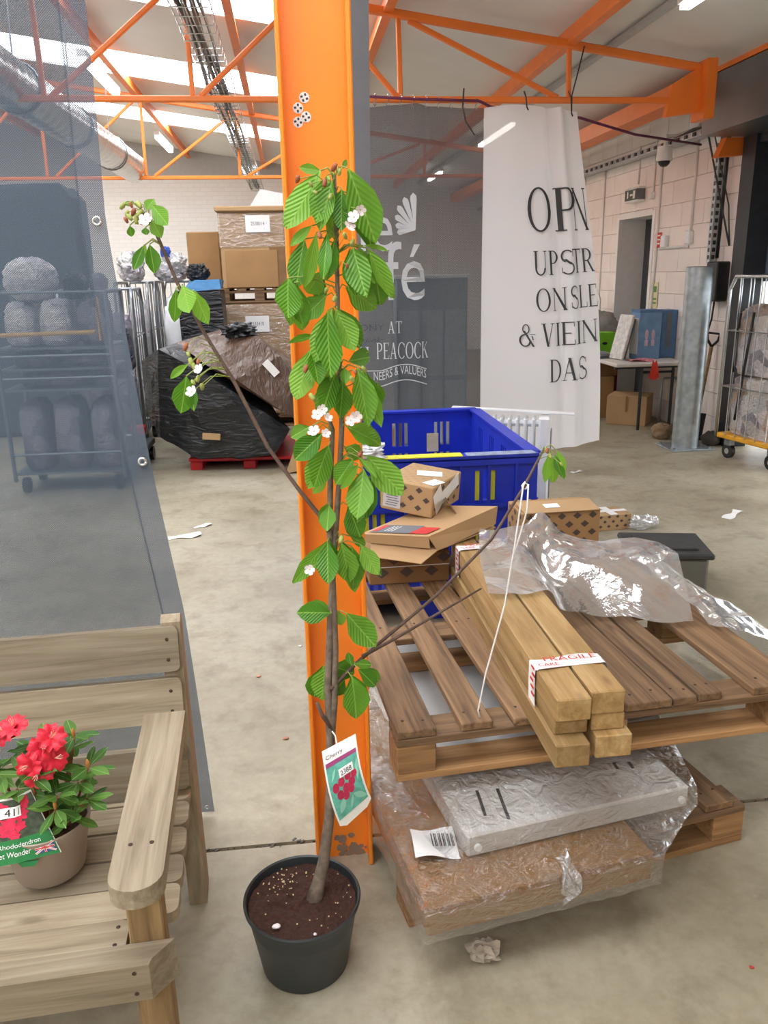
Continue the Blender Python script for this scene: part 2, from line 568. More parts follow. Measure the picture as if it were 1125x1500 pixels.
def glyph(c):
    t, n = 0.12, 0.04
    if c == 'O': return 0.82, _arc(0.41, 0.5, 0.41, 0.51, 0, 360, t, n, 36)
    if c == 'C': return 0.74, _arc(0.41, 0.5, 0.41, 0.51, 45, 315, t, n, 28) + _r(0.68, 0.7, 0.71, 0.92)
    if c == 'P': return 0.62, _stem(0.07) + _arc(0.28, 0.73, 0.33, 0.27, -90, 90, t, n) + _r(0.15, 0.46, 0.3, 0.5) + _r(0.15, 0.96, 0.3, 1)
    if c == 'R': return 0.72, glyph('P')[1] + _d(0.6, 0, 0.3, 0.48, 0.12) + _r(0.58, 0, 0.76, 0.03)
    if c == 'D': return 0.78, _stem(0.07) + _arc(0.28, 0.5, 0.48, 0.5, -90, 90, t, n, 24) + _r(0.15, 0, 0.3, 0.04) + _r(0.15, 0.96, 0.3, 1)
    if c == 'N': return 0.8, _stem(0.08, 0.04) + _stem(0.68, 0.04) + _d(0.66, 0, 0.02, 1, 0.12)
    if c == 'U': return 0.76, _r(0.07, 0.3, 0.19, 1) + _r(0, 0.97, 0.26, 1) + _r(0.64, 0.3, 0.68, 1) + _r(0.56, 0.97, 0.76, 1) + _arc(0.375, 0.3, 0.305, 0.31, 180, 360, 0.1, 0.05)
    if c == 'T': return 0.68, _stem(0.28, 0.12, 0.07) + _r(0, 0.95, 0.68, 1) + _r(0, 0.8, 0.03, 1) + _r(0.65, 0.8, 0.68, 1)
    if c == 'E': return 0.6, _stem(0.07) + _r(0.15, 0.96, 0.58, 1) + _r(0.15, 0.49, 0.44, 0.53) + _r(0.15, 0, 0.6, 0.04) + _r(0.55, 0.8, 0.58, 1) + _r(0.57, 0, 0.6, 0.22)
    if c == 'L': return 0.6, _stem(0.07) + _r(0.15, 0, 0.6, 0.04) + _r(0.57, 0, 0.6, 0.24)
    if c == 'I': return 0.28, _stem(0.08)
    if c == 'H': return 0.8, _stem(0.07) + _stem(0.6) + _r(0.15, 0.48, 0.65, 0.52)
    if c == 'A': return 0.78, _d(0.56, 0, 0.32, 1, 0.13) + _d(0.08, 0, 0.36, 1, 0.045) + _r(0.2, 0.32, 0.6, 0.36) + _r(0, 0, 0.22, 0.03) + _r(0.5, 0, 0.78, 0.03)
    if c == 'V': return 0.78, _d(0.32, 0, 0.08, 1, 0.13) + _d(0.37, 0, 0.64, 1, 0.045) + _r(0, 0.97, 0.28, 1) + _r(0.54, 0.97, 0.78, 1)
    if c == 'K': return 0.76, _stem(0.07) + _d(0.16, 0.44, 0.6, 1, 0.045) + _d(0.58, 0, 0.28, 0.56, 0.13) + _r(0.52, 0, 0.78, 0.03)
    if c == 'S': return 0.56, _arc(0.28, 0.74, 0.25, 0.27, 40, 250, 0.07, 0.05) + _arc(0.28, 0.25, 0.27, 0.27, -140, 70, 0.07, 0.05) + _d(0.36, 0.4, 0.12, 0.62, 0.13) + _r(0.47, 0.72, 0.5, 0.95) + _r(0.04, 0.05, 0.07, 0.28)
    if c == '&': return 0.86, _arc(0.36, 0.78, 0.19, 0.22, 0, 360, 0.06, 0.04) + _arc(0.32, 0.27, 0.31, 0.29, 60, 360, 0.1, 0.05) + _d(0.7, 0, 0.2, 0.7, 0.11) + _arc(0.55, 0.3, 0.2, 0.24, 0, 60, 0.06, 0.04, 8) + _r(0.55, 0.53, 0.84, 0.56)
    return 0.35, []
def serif_on(mb, s, fn, x0, y0, w, h, gap=0.12):
    tot = sum(glyph(c)[0] + gap for c in s) - gap
    k = w / tot
    x = x0
    lift = 0.0
    for c in s:
        gw, polys = glyph(c)
        for q in polys:
            lift += 0.00012
            mb.add([Vector(fn(x + a * k, y0 + b * h)) + Vector((0, -lift, 0)) for a, b in q], [tuple(range(len(q)))])
        x += (gw + gap) * k
    return mb
LEAVES = [
    (68, 1588, 1731, 5, 1575, 1632, 42), (117, 1580, 1734, 165, 1559, 1612, 57), (80, 1579, 1722, 55, 1561, 1641, 35),
    (88, 1571, 1712, 59, 1547, 1634, 32), (105, 1583, 1700, 100, 1568, 1627, 31), (115, 1590, 1693, 126, 1595, 1641, 25),
    (69, 1608, 1733, 32, 1601, 1738, 15), (109, 1600, 1734, 117, 1598, 1750, 8), (48, 1576, 1636, 8, 1564, 1603, 16),
    (33, 1588, 1613, 11, 1582, 1528, 36), (55, 1576, 1623, 33, 1562, 1532, 23), (75, 1572, 1623, 63, 1520, 1539, 20),
    (89, 1584, 1612, 74, 1564, 1543, 23), (-1, 1573, 1544, -7, 1533, 1474, 41), (10, 1585, 1535, 18, 1575, 1460, 39),
    (62, 1606, 1555, 36, 1627, 1514, 34), (70, 1600, 1510, 24, 1593, 1467, 34), (122, 1571, 1597, 135, 1524, 1517, 41),
    (136, 1587, 1596, 156, 1566, 1531, 33), (148, 1575, 1595, 194, 1562, 1511, 28), (166, 1594, 1553, 173, 1604, 1491, 39),
    (112, 1601, 1525, 165, 1599, 1485, 37), (142, 1583, 1599, 187, 1577, 1592, 9), (70, 1567, 1483, 64, 1517, 1367, 44),
    (87, 1579, 1485, 120, 1566, 1412, 39), (79, 1584, 1486, 43, 1557, 1392, 37), (47, 1590, 1435, -3, 1570, 1427, 12),
    (35, 1581, 1410, 7, 1584, 1319, 42), (37, 1569, 1407, 48, 1527, 1356, 31), (82, 1572, 1367, 51, 1536, 1300, 40),
    (94, 1567, 1350, 90, 1557, 1282, 32), (99, 1564, 1374, 99, 1543, 1350, 18), (123, 1568, 1375, 142, 1530, 1274, 40),
    (141, 1580, 1364, 162, 1586, 1281, 35), (165, 1595, 1341, 173, 1609, 1295, 19), (108, 1588, 1384, 150, 1596, 1393, 27),
    (29, 1593, 1258, -10, 1593, 1239, 25), (48, 1568, 1245, -4, 1562, 1201, 38), (63, 1560, 1226, 27, 1531, 1154, 43),
    (58, 1582, 1154, 31, 1600, 1121, 17), (99, 1573, 1259, 158, 1570, 1229, 35), (96, 1591, 1214, 130, 1595, 1193, 28),
    (109, 1563, 1194, 75, 1527, 1157, 35), (120, 1558, 1185, 77, 1509, 1150, 19), (130, 1558, 1175, 112, 1508, 1089, 44),
    (148, 1574, 1152, 132, 1544, 1080, 28), (138, 1571, 1198, 204, 1545, 1125, 47), (118, 1559, 1201, 152, 1527, 1167, 11),
    (59, 1568, 1100, 50, 1530, 1062, 28), (98, 1572, 1097, 119, 1567, 1031, 36), (54, 1570, 1025, -18, 1551, 944, 28),
    (52, 1558, 1026, 48, 1520, 952, 36), (80, 1558, 1022, 95, 1541, 944, 39), (102, 1570, 1009, 109, 1557, 920, 37),
    (119, 1566, 1014, 151, 1540, 957, 31), (100, 1582, 1027, 132, 1587, 1006, 20), (54, 1562, 866, -13, 1552, 876, 37),
    (68, 1582, 861, 75, 1576, 831, 23), (85, 1562, 864, 140, 1563, 788, 46), (39, 1583, 734, 24, 1582, 653, 45),
    (50, 1579, 735, 95, 1601, 704, 39), (78, 1582, 698, 48, 1614, 641, 33), (92, 1558, 715, 102, 1521, 640, 53),
    (106, 1562, 731, 145, 1562, 689, 29), (101, 1571, 740, 135, 1565, 737, 18), (94, 1571, 736, 87, 1574, 764, 15),
    (-250, 1657, 1681, -216, 1619, 1641, 26), (-246, 1667, 1691, -258, 1649, 1674, 18), (-253, 1661, 1654, -236, 1636, 1624, 21),
    (-266, 1662, 1641, -266, 1662, 1628, 14), (-274, 1667, 1608, -291, 1643, 1567, 17), (-261, 1658, 1610, -255, 1651, 1560, 24),
    (-270, 1673, 1611, -280, 1690, 1591, 13), (-217, 1643, 1528, -225, 1649, 1467, 22), (-202, 1630, 1534, -188, 1600, 1484, 33),
    (-181, 1634, 1524, -163, 1622, 1464, 28), (-205, 1638, 1384, -241, 1633, 1359, 13), (-210, 1628, 1362, -222, 1615, 1294, 40),
    (-203, 1640, 1348, -202, 1624, 1296, 19), (-299, 1685, 1646, -300, 1695, 1628, 13), (-309, 1690, 1684, -291, 1702, 1687, 9),
    (582, 1772, 1147, 577, 1774, 1073, 22), (592, 1768, 1140, 599, 1731, 1088, 25), (590, 1780, 1132, 605, 1798, 1061, 22),
    (601, 1780, 1145, 619, 1764, 1102, 16),
]
STEM = [(-0.002, 1.55, 0.19), (0.013, 1.55, 0.253), (0.03, 1.554, 0.363), (0.039, 1.558, 0.467), (0.041, 1.562, 0.569), (0.04, 1.567, 0.685), (0.052, 1.571, 0.859), (0.067, 1.575, 1.009), (0.082, 1.579, 1.153), (0.091, 1.583, 1.264), (0.09, 1.588, 1.345), (0.091, 1.592, 1.488), (0.094, 1.596, 1.637), (0.094, 1.6, 1.725)]
STEM2 = [(0.042, 1.56, 0.553), (0.053, 1.564, 0.652), (0.06, 1.569, 0.78), (0.06, 1.573, 0.92), (0.058, 1.577, 1.046), (0.064, 1.581, 1.154), (0.072, 1.586, 1.251), (0.061, 1.59, 1.291)]
BRANCH_L = [(0.056, 1.57, 1.044), (0.039, 1.585, 1.074), (0.002, 1.6, 1.123), (-0.059, 1.615, 1.215), (-0.116, 1.63, 1.343), (-0.169, 1.645, 1.44), (-0.213, 1.66, 1.531), (-0.248, 1.675, 1.627), (-0.274, 1.69, 1.674)]
BRANCH_R = [(0.045, 1.56, 0.688), (0.094, 1.58, 0.726), (0.167, 1.62, 0.767), (0.3, 1.68, 0.842), (0.438, 1.73, 0.952), (0.521, 1.76, 1.068), (0.573, 1.78, 1.154)]
TWIG = [(0.118, 1.59, 0.746), (0.196, 1.61, 0.775), (0.291, 1.63, 0.817), (0.399, 1.66, 0.86)]
TWIG2 = [(0.048, 1.56, 0.587), (0.027, 1.555, 0.626), (0.015, 1.55, 0.663)]
BLOSSOMS = [(0.135, 1.537, 1.659), (0.123, 1.537, 1.647), (0.114, 1.536, 1.631), (0.042, 1.525, 1.293), (0.061, 1.525, 1.286), (0.051, 1.526, 1.302), (0.116, 1.525, 1.287), (0.105, 1.525, 1.279), (0.034, 1.524, 1.261), (0.056, 1.524, 1.256), (0.013, 1.516, 0.983), (-0.178, 1.574, 1.38), (-0.196, 1.579, 1.337), (-0.257, 1.613, 1.651)]
BUDS = [(0.091, 1.55, 1.732), (0.081, 1.549, 1.713), (0.1, 1.55, 1.724), (0.073, 1.549, 1.706), (0.082, 1.548, 1.683), (0.048, 1.549, 1.704), (0.025, 1.549, 1.713), (0.055, 1.548, 1.69), (0.06, 1.544, 1.569), (0.06, 1.546, 1.617), (0.119, 1.545, 1.604), (0.106, 1.546, 1.616), (0.108, 1.544, 1.563), (0.068, 1.543, 1.521), (0.083, 1.542, 1.505), (0.117, 1.538, 1.37), (0.111, 1.537, 1.356), (0.134, 1.538, 1.375), (0.024, 1.538, 1.379), (0.034, 1.536, 1.325), (-0.268, 1.627, 1.664), (-0.28, 1.632, 1.667), (-0.289, 1.635, 1.658), (-0.276, 1.63, 1.653), (-0.266, 1.626, 1.648), (-0.293, 1.637, 1.665), (-0.3, 1.64, 1.678), (-0.284, 1.634, 1.679), (-0.256, 1.623, 1.657), (-0.268, 1.628, 1.679), (-0.296, 1.637, 1.653), (-0.194, 1.59, 1.393), (-0.188, 1.587, 1.383), (-0.18, 1.585, 1.393), (-0.176, 1.582, 1.346), (-0.183, 1.585, 1.361), (-0.202, 1.594, 1.421), (-0.198, 1.592, 1.408), (-0.193, 1.589, 1.354), (0.563, 1.73, 1.157), (0.57, 1.73, 1.144), (0.597, 1.73, 1.124), (0.122, 1.533, 1.211), (0.079, 1.528, 1.039)]

# ================================================================== the setting
def roof_z(x): return 3.55 - 0.143 * (x + 0.09)

# floor: slabs split by joints (recessed strips)
fl = MB()
JY = [-5.2, 1.94, 9.2, 16.8]; JX = [-7.2, -3.2, 5.6]
for j in range(3):
    for i in range(2):
        fl.bx(JX[i] + 0.006, JX[i + 1] - 0.006, JY[j] + 0.007, JY[j + 1] - 0.007, -0.10, 0)
fl.bx(-7.3, 12, -12, 17, -0.16, -0.012)
struct('floor', fl, FLOOR)
# grit lying in the joint
jm = MB()
for k in range(420):
    x = -2.5 + 5 * R.random()
    s = 0.002 + 0.005 * R.random() ** 2
    jm.box((x, 1.94 + R.gauss(0, 0.006), -0.002), (s * 2, s, s), R.random())
jg = jm.build('joint_grit', plain('grit', '#57524b', 0.9))
tag(jg, 'dark grit lying in the floor joint', 'grit'); jg['kind'] = 'stuff'

# roof lining and rooflights (translucent bands lit by the sky)
SKY = [(-2.95, -1.75), (0.15, 1.35), (3.25, 4.45), (6.35, 7.6), (9.45, 10.6), (12.65, 13.75)]
SKX0, SKX1 = -6.6, 0.55
cl = MB()
def roof_patch(mb, x0, x1, y0, y1, t=0.05, dz=0.0):
    z0, z1 = roof_z(x0) + dz, roof_z(x1) + dz
    mb.add([(x0, y0, z0), (x1, y0, z1), (x1, y1, z1), (x0, y1, z0), (x0, y0, z0 + t), (x1, y0, z1 + t), (x1, y1, z1 + t), (x0, y1, z0 + t)],
           [(0, 1, 2, 3), (7, 6, 5, 4), (0, 4, 5, 1), (1, 5, 6, 2), (2, 6, 7, 3), (3, 7, 4, 0)])
ys = [-5.2]
for a, b in SKY:
    ys += [a, b]
ys += [16.7]
roof_patch(cl, SKX1, 4.1, -5.2, 16.7)
roof_patch(cl, -7.2, SKX0, -5.2, 16.7)
for a, b in zip(ys[0::2], ys[1::2]):
    roof_patch(cl, SKX0, SKX1, a, b)
struct('ceiling', cl, M_roof)
for i, (a, b) in enumerate(SKY):
    s = MB(); roof_patch(s, SKX0, SKX1, a, b, 0.02, 0.02)
    o = struct('window_%d' % (i + 1), s, M_skylight)

# back wall: painted brick below, grey cladding above
wb = MB(); wb.bx(-7.2, 4.2, 16.5, 16.7, 0, 3.36)
struct('wall_back', wb, BRICK)
wc = MB(); wc.prism([(-7.2, 3.36), (1.23, 3.36), (-7.2, roof_z(-7.2))], 'y', 16.46, 16.7)
struct('trim_1', wc, M_clad)
wl = MB(); wl.bx(-7.3, -7.1, -5.2, 16.7, 0, 4.6)
struct('wall_left', wl, M_white)
wf = MB(); wf.bx(-7.2, 4.2, -5.3, -5.1, 0, 4.6)
struct('wall_front', wf, M_white)

# right wall with the exit doorway and the loading doorway
WX = 3.85
wr = MB()
wr.bx(WX + 0.012, WX + 0.3, 9.5, 16.6, 0, 3.1)
wr.bx(WX + 0.012, WX + 0.3, 6.86, 8.6, 0, 3.1)
wr.bx(WX + 0.012, WX + 0.3, 8.6, 9.5, 2.1, 3.1)
wr.bx(WX, WX + 0.3, -5.2, 2.2, 0, 3.1)
wr.bx(WX, WX + 0.3, 2.2, 6.86, 2.62, 3.1)
wr.bx(WX, WX + 0.3, 11.3, 16.6, 0, 3.1)
wall_r = struct('wall_right', wr, M_block)
bmesh_blk = {}
def block_mesh(L):
    k = round(L, 3)
    if k not in bmesh_blk:
        bmesh_blk[k] = MB().cbox((0, 0, 0), (0.02, L - 0.004, 0.211), 0.0018).mesh('block')
        fix_normals(bmesh_blk[k])
    return bmesh_blk[k]
for row in range(14):
    z = 0.1075 + row * 0.215
    for (a, b) in ([(6.86, 8.6), (9.5, 11.3)] if z < 2.1 else [(6.86, 11.3)]):
        y = a - (0.22 if row % 2 else 0.0)
        while y < b - 0.01:
            s, e = max(y, a), min(y + 0.44, b)
            if e - s > 0.05:
                put('block', block_mesh(e - s), M_block, wall_r, (WX + 0.004, (s + e) / 2, z))
            y += 0.44
# exit doorway: reveal, frame and dark leaf standing open behind it
df = MB()
for y in (8.575, 9.525):
    df.bx(WX - 0.015, WX + 0.31, y - 0.03, y + 0.03, 0, 2.13)
df.bx(WX - 0.015, WX + 0.31, 8.6, 9.5, 2.08, 2.14)
d1 = struct('door_1', df, M_white)
MB().bx(WX + 0.31, WX + 0.35, 8.55, 9.55, 0, 2.1).build('door_leaf', plain('door_dark', '#3b4146', 0.5), d1)
MB().bx(WX + 0.285, WX + 0.312, 8.62, 8.95, 1.9, 1.93).build('door_closer', M_black, d1)
MB().bx(WX + 0.285, WX + 0.312, 8.65, 8.78, 1.42, 1.53).build('exit_sticker', plain('green_sticker', '#2f9a69', 0.6), d1)
# loading doorway: dark steel frame, half-raised blue-grey shutter, hood
fr = MB()
fr.bx(WX - 0.05, WX + 0.14, 6.66, 6.86, 0, 2.6)
fr.bx(WX - 0.05, WX + 0.14, 2.2, 2.4, 0, 2.6)
fr.bx(WX - 0.02, WX + 0.14, 2.3, 6.75, 2.5, 2.62)
d2 = struct('door_2', fr, M_dark)
MB().bx(WX + 0.15, WX + 0.19, 2.25, 6.8, 1.42, 2.6).build('shutter', plain('shutter_blue', '#6d7b8d', 0.5), d2)
hd = MB()
hd.prism([(3.42, 2.57), (3.84, 2.57), (3.84, 3.0), (3.42, 3.0)], 'y', 1.9, 6.85)
struct('trim_2', hd, M_hood)
# outside apron of the loading doorway is the floor slab itself

# ------------------------------------------------------------------ orange steel
def rod(mb, a, b, s=0.04):
    a, b = Vector(a), Vector(b)
    d = b - a; t = d.normalized()
    ref = Vector((0, 1, 0))
    x = t.cross(ref).normalized()
    M = Matrix((t, ref, x)).transposed()
    return mb.cbox((a + b) / 2, (d.length, s, s), s * 0.18, mat=M)
def top_z(x): return 3.41 - 0.143 * (x + 0.09)
TR = thing('roof_truss', 'orange lattice roof truss that the grey and white banners hang beneath', 'truss', (0, 6.3, 0), group='orange roof trusses')
rod(MB(), (-6.9, 0, 2.735), (3.1, 0, 2.735), 0.042).build('bottom_chord', M_orange2, TR)
rod(MB(), (-6.9, 0, top_z(-6.9)), (3.1, 0, top_z(3.1)), 0.055).build('top_chord', M_orange2, TR)
px = -6.86
nodes_b = [-6.86, -5.6, -4.36, -3.1, -1.6, -0.6, 0.86, 2.1]
for i, x in enumerate(nodes_b):
    rod(MB(), (x, 0, 2.75), (x - 0.01, 0, top_z(x) - 0.02), 0.034).build('strut', M_orange2, TR)
for a, b in zip(nodes_b[:-1], nodes_b[1:]):
    if b == 2.1:
        rod(MB(), (2.02, 0, 2.75), (0.92, 0, top_z(0.92) - 0.03), 0.034).build('strut', M_orange2, TR)
    elif b == 0.86:
        rod(MB(), (a + 0.05, 0, 2.75), (0.15, 0, top_z(0.15) - 0.03), 0.034).build('strut', M_orange2, TR)
        rod(MB(), (0.84, 0, 2.75), (0.3, 0, top_z(0.3) - 0.03), 0.034).build('strut', M_orange2, TR)
    else:
        rod(MB(), (a + 0.05, 0, 2.75), (b - 0.05, 0, top_z(b) - 0.03), 0.034).build('strut', M_orange2, TR)
MB().prism([(2.84, 2.62), (3.14, 2.66), (3.14, 2.99), (2.88, 2.84)], 'y', -0.03, 0.03).build('gusset_plate', M_orange2, TR)
MB().bx(3.1, 3.18, -0.1, 0.1, 2.6, 3.0).build('end_plate', M_orange2, TR)

T2 = thing('roof_truss', 'far orange lattice roof truss before the white brick wall', 'truss', (0, 11, 0), group='orange roof trusses')
rod(MB(), (-6.9, 0, 2.73), (3.1, 0, 2.73), 0.042).build('bottom_chord', M_orange2, T2)
rod(MB(), (-6.9, 0, top_z(-6.9)), (3.1, 0, top_z(3.1)), 0.055).build('top_chord', M_orange2, T2)
n2 = [-6.4, -5.2, -4.05, -2.87, -1.69, -0.54, 0.6, 1.8]
for x in n2:
    rod(MB(), (x, 0, 2.75), (x + 0.01, 0, top_z(x) - 0.02), 0.034).build('strut', M_orange2, T2)
for a, b in zip(n2[:-1], n2[1:]):
    rod(MB(), (a + 0.1, 0, 2.75), (b - 0.06, 0, top_z(b) - 0.03), 0.034).build('strut', M_orange2, T2)

for k, (x, lab) in enumerate([(-5.7, 'orange roof beam farthest from the loading doorway'), (-4.35, 'orange roof beam over the far left floor'),
                              (-3.0, 'orange roof beam above the silver air duct'), (-1.72, 'orange roof beam beside the row of strip lights'),
                              (-0.35, 'orange roof beam beside the wire cable tray'), (0.78, 'orange roof beam above the grey banner'),
                              (2.1, 'orange roof beam above the white banner')]):
    b = MB(); zt = top_z(x)
    b.bx(x - 0.014, x + 0.014, -5, 16.4, zt + 0.02, zt + 0.115)
    b.bx(x - 0.034, x + 0.034, -5, 16.4, zt - 0.005, zt + 0.02)
    o = b.build('roof_beam', M_orange2)
    tag(o, lab, 'beam', 'orange roof beams')
eb = MB(); eb.bx(3.19, 3.40, 6.86, 16.4, 2.84, 2.98)
tag(eb.build('eaves_beam', M_orange2), 'orange eaves beam running along the top of the block wall', 'beam')
eb = MB(); eb.bx(3.42, 3.5, -4, 6.86, 3.01, 3.10)
tag(eb.build('eaves_beam', M_orange2), 'orange eaves beam above the grey shutter hood', 'beam')
ob = MB(); ob.prism([(3.6, 2.42), (3.84, 2.44), (3.84, 2.57), (3.66, 2.57)], 'y', 6.88, 6.98)
tag(ob.build('door_bracket', M_orange2), 'small orange bracket beside the loading door frame', 'bracket')

# the near orange column (H section, web towards us)
co = thing('steel_column', 'bright orange painted steel column standing behind the cherry tree', 'column', (0.0735, 1.87, 0))
MB().bx(-0.066, 0.066, 0.0, 0.012, 0, 3.5).build('web', M_orange, co)
MB().cbox((-0.0715, 0.0, 1.75), (0.011, 0.1, 3.5), 0.003).build('flange', M_orange, co)
MB().cbox((0.0715, 0.0, 1.75), (0.011, 0.1, 3.5), 0.003).build('flange', M_orange, co)
sc_ = MB()
for k in range(26):
    x, z = R.uniform(-0.02, 0.064), abs(R.gauss(0, 0.03))
    s = R.uniform(0.004, 0.016)
    if z < 0.085:
        sc_.add([(x + s * math.cos(a) * R.uniform(0.6, 1.2), -0.0008 - 0.00008 * k, max(0.001, z + s * math.sin(a))) for a in (0, 0.9, 1.9, 2.8, 3.9, 5.1)], [tuple(range(6))])
sc_.build('chipped_paint', plain('rusty_chips', '#8c7866', 0.9, var=0.2), co)
for dx, dz in ((-0.036, 1.885), (-0.022, 1.905), (-0.037, 1.858), (-0.02, 1.868)):
    st = MB(); st.prism([(dx + 0.011 * math.cos(a * 0.63), dz + 0.011 * math.sin(a * 0.63)) for a in range(10)], 'y', -0.0014, -0.0002)
    so = st.build('round_sticker', M_paper, co)
    k = MB()
    for q in range(4):
        aa = q * 1.6 + dx * 90
        k.box((dx + 0.006 * math.cos(aa), -0.0018, dz + 0.006 * math.sin(aa)), (0.005, 0.0005, 0.004), mat=Matrix.Rotation(aa, 3, 'Y'))
    k.build('sticker_print', M_ink, so)

# ------------------------------------------------------------------ lights, tray, duct
def batten(label, x, y0, y1, z):
    t = thing('strip_light', label, 'light', (x, 0, z), group='strip lights under the roof')
    MB().bx(-0.035, 0.035, y0, y1, 0.0, 0.05).build('housing', M_white, t)
    MB().bx(-0.03, 0.03, y0 + 0.03, y1 - 0.03, -0.035, 0.0).build('tube', M_tube, t)
batten('strip light above the silver air duct', -1.66, 7.9, 9.4, 3.37)
batten('far strip light beyond the second truss', -1.66, 12.0, 13.4, 3.37)
batten('strip light seen through the top of the white banner', 2.5, 9.3, 10.9, 3.086)
batten('distant strip light seen through the grey banner', 2.5, 13.6, 14.8, 3.086)
batten('strip light hanging under the roof near the shutter hood', 2.48, 4.1, 5.35, 3.086)
rl = MB(); rl.bx(2.47, 2.53, -3, 16, 3.135, 3.165)
tag(rl.build('lighting_rail', M_clad), 'thin grey lighting rail under the roof', 'rail')

ct = thing('cable_tray', 'wire basket cable tray running under the roof', 'tray')
tw = MB()
for dx in (-0.12, -0.07, -0.02, 0.03, 0.08, 0.12):
    z = 3.05 if abs(dx) < 0.1 else 3.1
    tw.tube([(-0.5 + dx, 4.5, z), (-0.5 + dx, 16.3, z)], 0.004, 4)
y = 4.5
while y < 16.3:
    tw.tube([(-0.62, y, 3.1), (-0.61, y, 3.05), (-0.39, y, 3.05), (-0.38, y, 3.1)], 0.004, 4)
    y += 0.18
tw.build('wire_basket', M_chrome, ct)
for k in range(7):
    dx = R.uniform(-0.08, 0.08); ph = R.random() * 6
    MB().tube([(-0.5 + dx + 0.02 * math.sin(ph + q), 4.5 + q * 0.6, 3.07 + 0.012 * math.sin(q * 1.3 + ph)) for q in range(20)], R.uniform(0.007, 0.016), 6).build('cable', M_black if k < 5 else M_clad, ct)

du = thing('air_duct', 'shiny silver spiral duct running under the roof behind the mesh screen', 'duct')
dm = MB()
prof = []
dm.tube([(-1.86, 5.0 + 0.06 * i, 2.86) for i in range(104)], [0.165 + (0.006 if i % 3 == 0 else 0) for i in range(104)], 18)
dm.build('pipe', plain('duct_metal', '#c7c4be', 0.24, 0.85, var=0.1, scale=4), du, smooth='auto')
for y in (6.6, 8.2, 9.8):
    MB().tube([(-1.86, y, 3.02), (-1.84, y, roof_z(-1.84))], 0.006, 5).build('hanger', M_steel, du)
    MB().tube([(-1.86 + 0.176 * math.cos(a * 0.3307), y, 2.86 + 0.176 * math.sin(a * 0.3307)) for a in range(20)], 0.008, 4).build('strap', M_steel, du)

# ================================================================== mesh screen behind the bench
def screen_edge(z):
    pts = [(0.0, -0.300), (0.66, -0.333), (1.1, -0.380), (1.68, -0.428), (2.14, -0.42), (3.3, -0.40)]
    for (z0, x0), (z1, x1) in zip(pts[:-1], pts[1:]):
        if z <= z1:
            return x0 + (x1 - x0) * (z - z0) / (z1 - z0)
    return pts[-1][1]
def screen_pt(d, z):
    """d: metres in from the free edge."""
    x = screen_edge(z) - d
    y = 2.10 + 0.015 * math.sin(d * 9 + z * 1.3) * min(1, d * 4) + 0.012 * math.sin(z * 4 + d * 2) + 0.03 * d
    return Vector((x, y, z))
ms = thing('mesh_screen', 'grey see-through mesh screen hanging behind the wooden bench', 'screen')
MB().grid(lambda u, v: screen_pt(0.058 + 2.4 * u, 0.02 + 3.25 * v), 60, 40).build('netting', MESH_screen, ms, smooth=True)
MB().grid(lambda u, v: screen_pt(0.062 * u, 0.012 + 3.26 * v) + Vector((0, -0.003, 0)), 3, 60).build('hem', MESH_hem, ms, smooth=True)
for z in (0.035, 1.095, 1.68, 2.25, 2.8):
    p = screen_pt(0.018, z)
    big = 1.0 if z > 0.1 else 0.55
    e = MB()
    rr = 0.0125 * big
    o_ = []
    e.tube([(p.x + rr * 0.72 * math.cos(a * math.pi / 8), p.y - 0.014, z + rr * 0.72 * math.sin(a * math.pi / 8)) for a in range(17)], rr * 0.34, 6)
    e.build('eyelet', M_chrome, ms, smooth=True)

# narrow grey sheet hanging right behind the column
ns = MB().grid(lambda u, v: (0.10 + 0.178 * u - 0.02 * (1 - v) * u, 2.6 + 0.02 * math.sin(u * 5), 1.74 + 1.65 * v), 6, 16)
tag(ns.build('hanging_sheet', plain('grey_sheet', '#6c7076', 0.7, var=0.06), smooth=True), 'narrow plain grey sheet hanging just behind the orange column', 'sheet')

# ================================================================== banners under the truss
def grey_pt(u, v):
    """u: 0 left .. 1 right, v: 0 bottom .. 1 top"""
    x = 0.34 + 1.115 * u
    z = 0.42 + 2.26 * v
    fold = math.exp(-((u - 0.56) / 0.06) ** 2) * 0.05 + math.exp(-((u - 0.64) / 0.05) ** 2) * -0.04
    y = 6.22 - fold * (0.35 + 0.65 * v) + 0.02 * math.sin(u * 11 + v * 2) + 0.015 * math.sin(v * 7)
    return Vector((x, y, z - 0.015 * math.sin(u * 9) * v))
gb = thing('grey_banner', 'dark grey see-through cafe banner with a white fan emblem', 'banner')
MB().grid(grey_pt, 64, 30).build('cloth', MESH_banner, gb, smooth=True)
def on_grey(x, z):
    p = grey_pt((x - 0.34) / 1.115, (z - 0.42) / 2.26)
    return Vector((x, p.y - 0.026, z))
M_letter = plain('banner_letter_white', '#c9ccd0', 0.7, var=0.03)
t = MB()
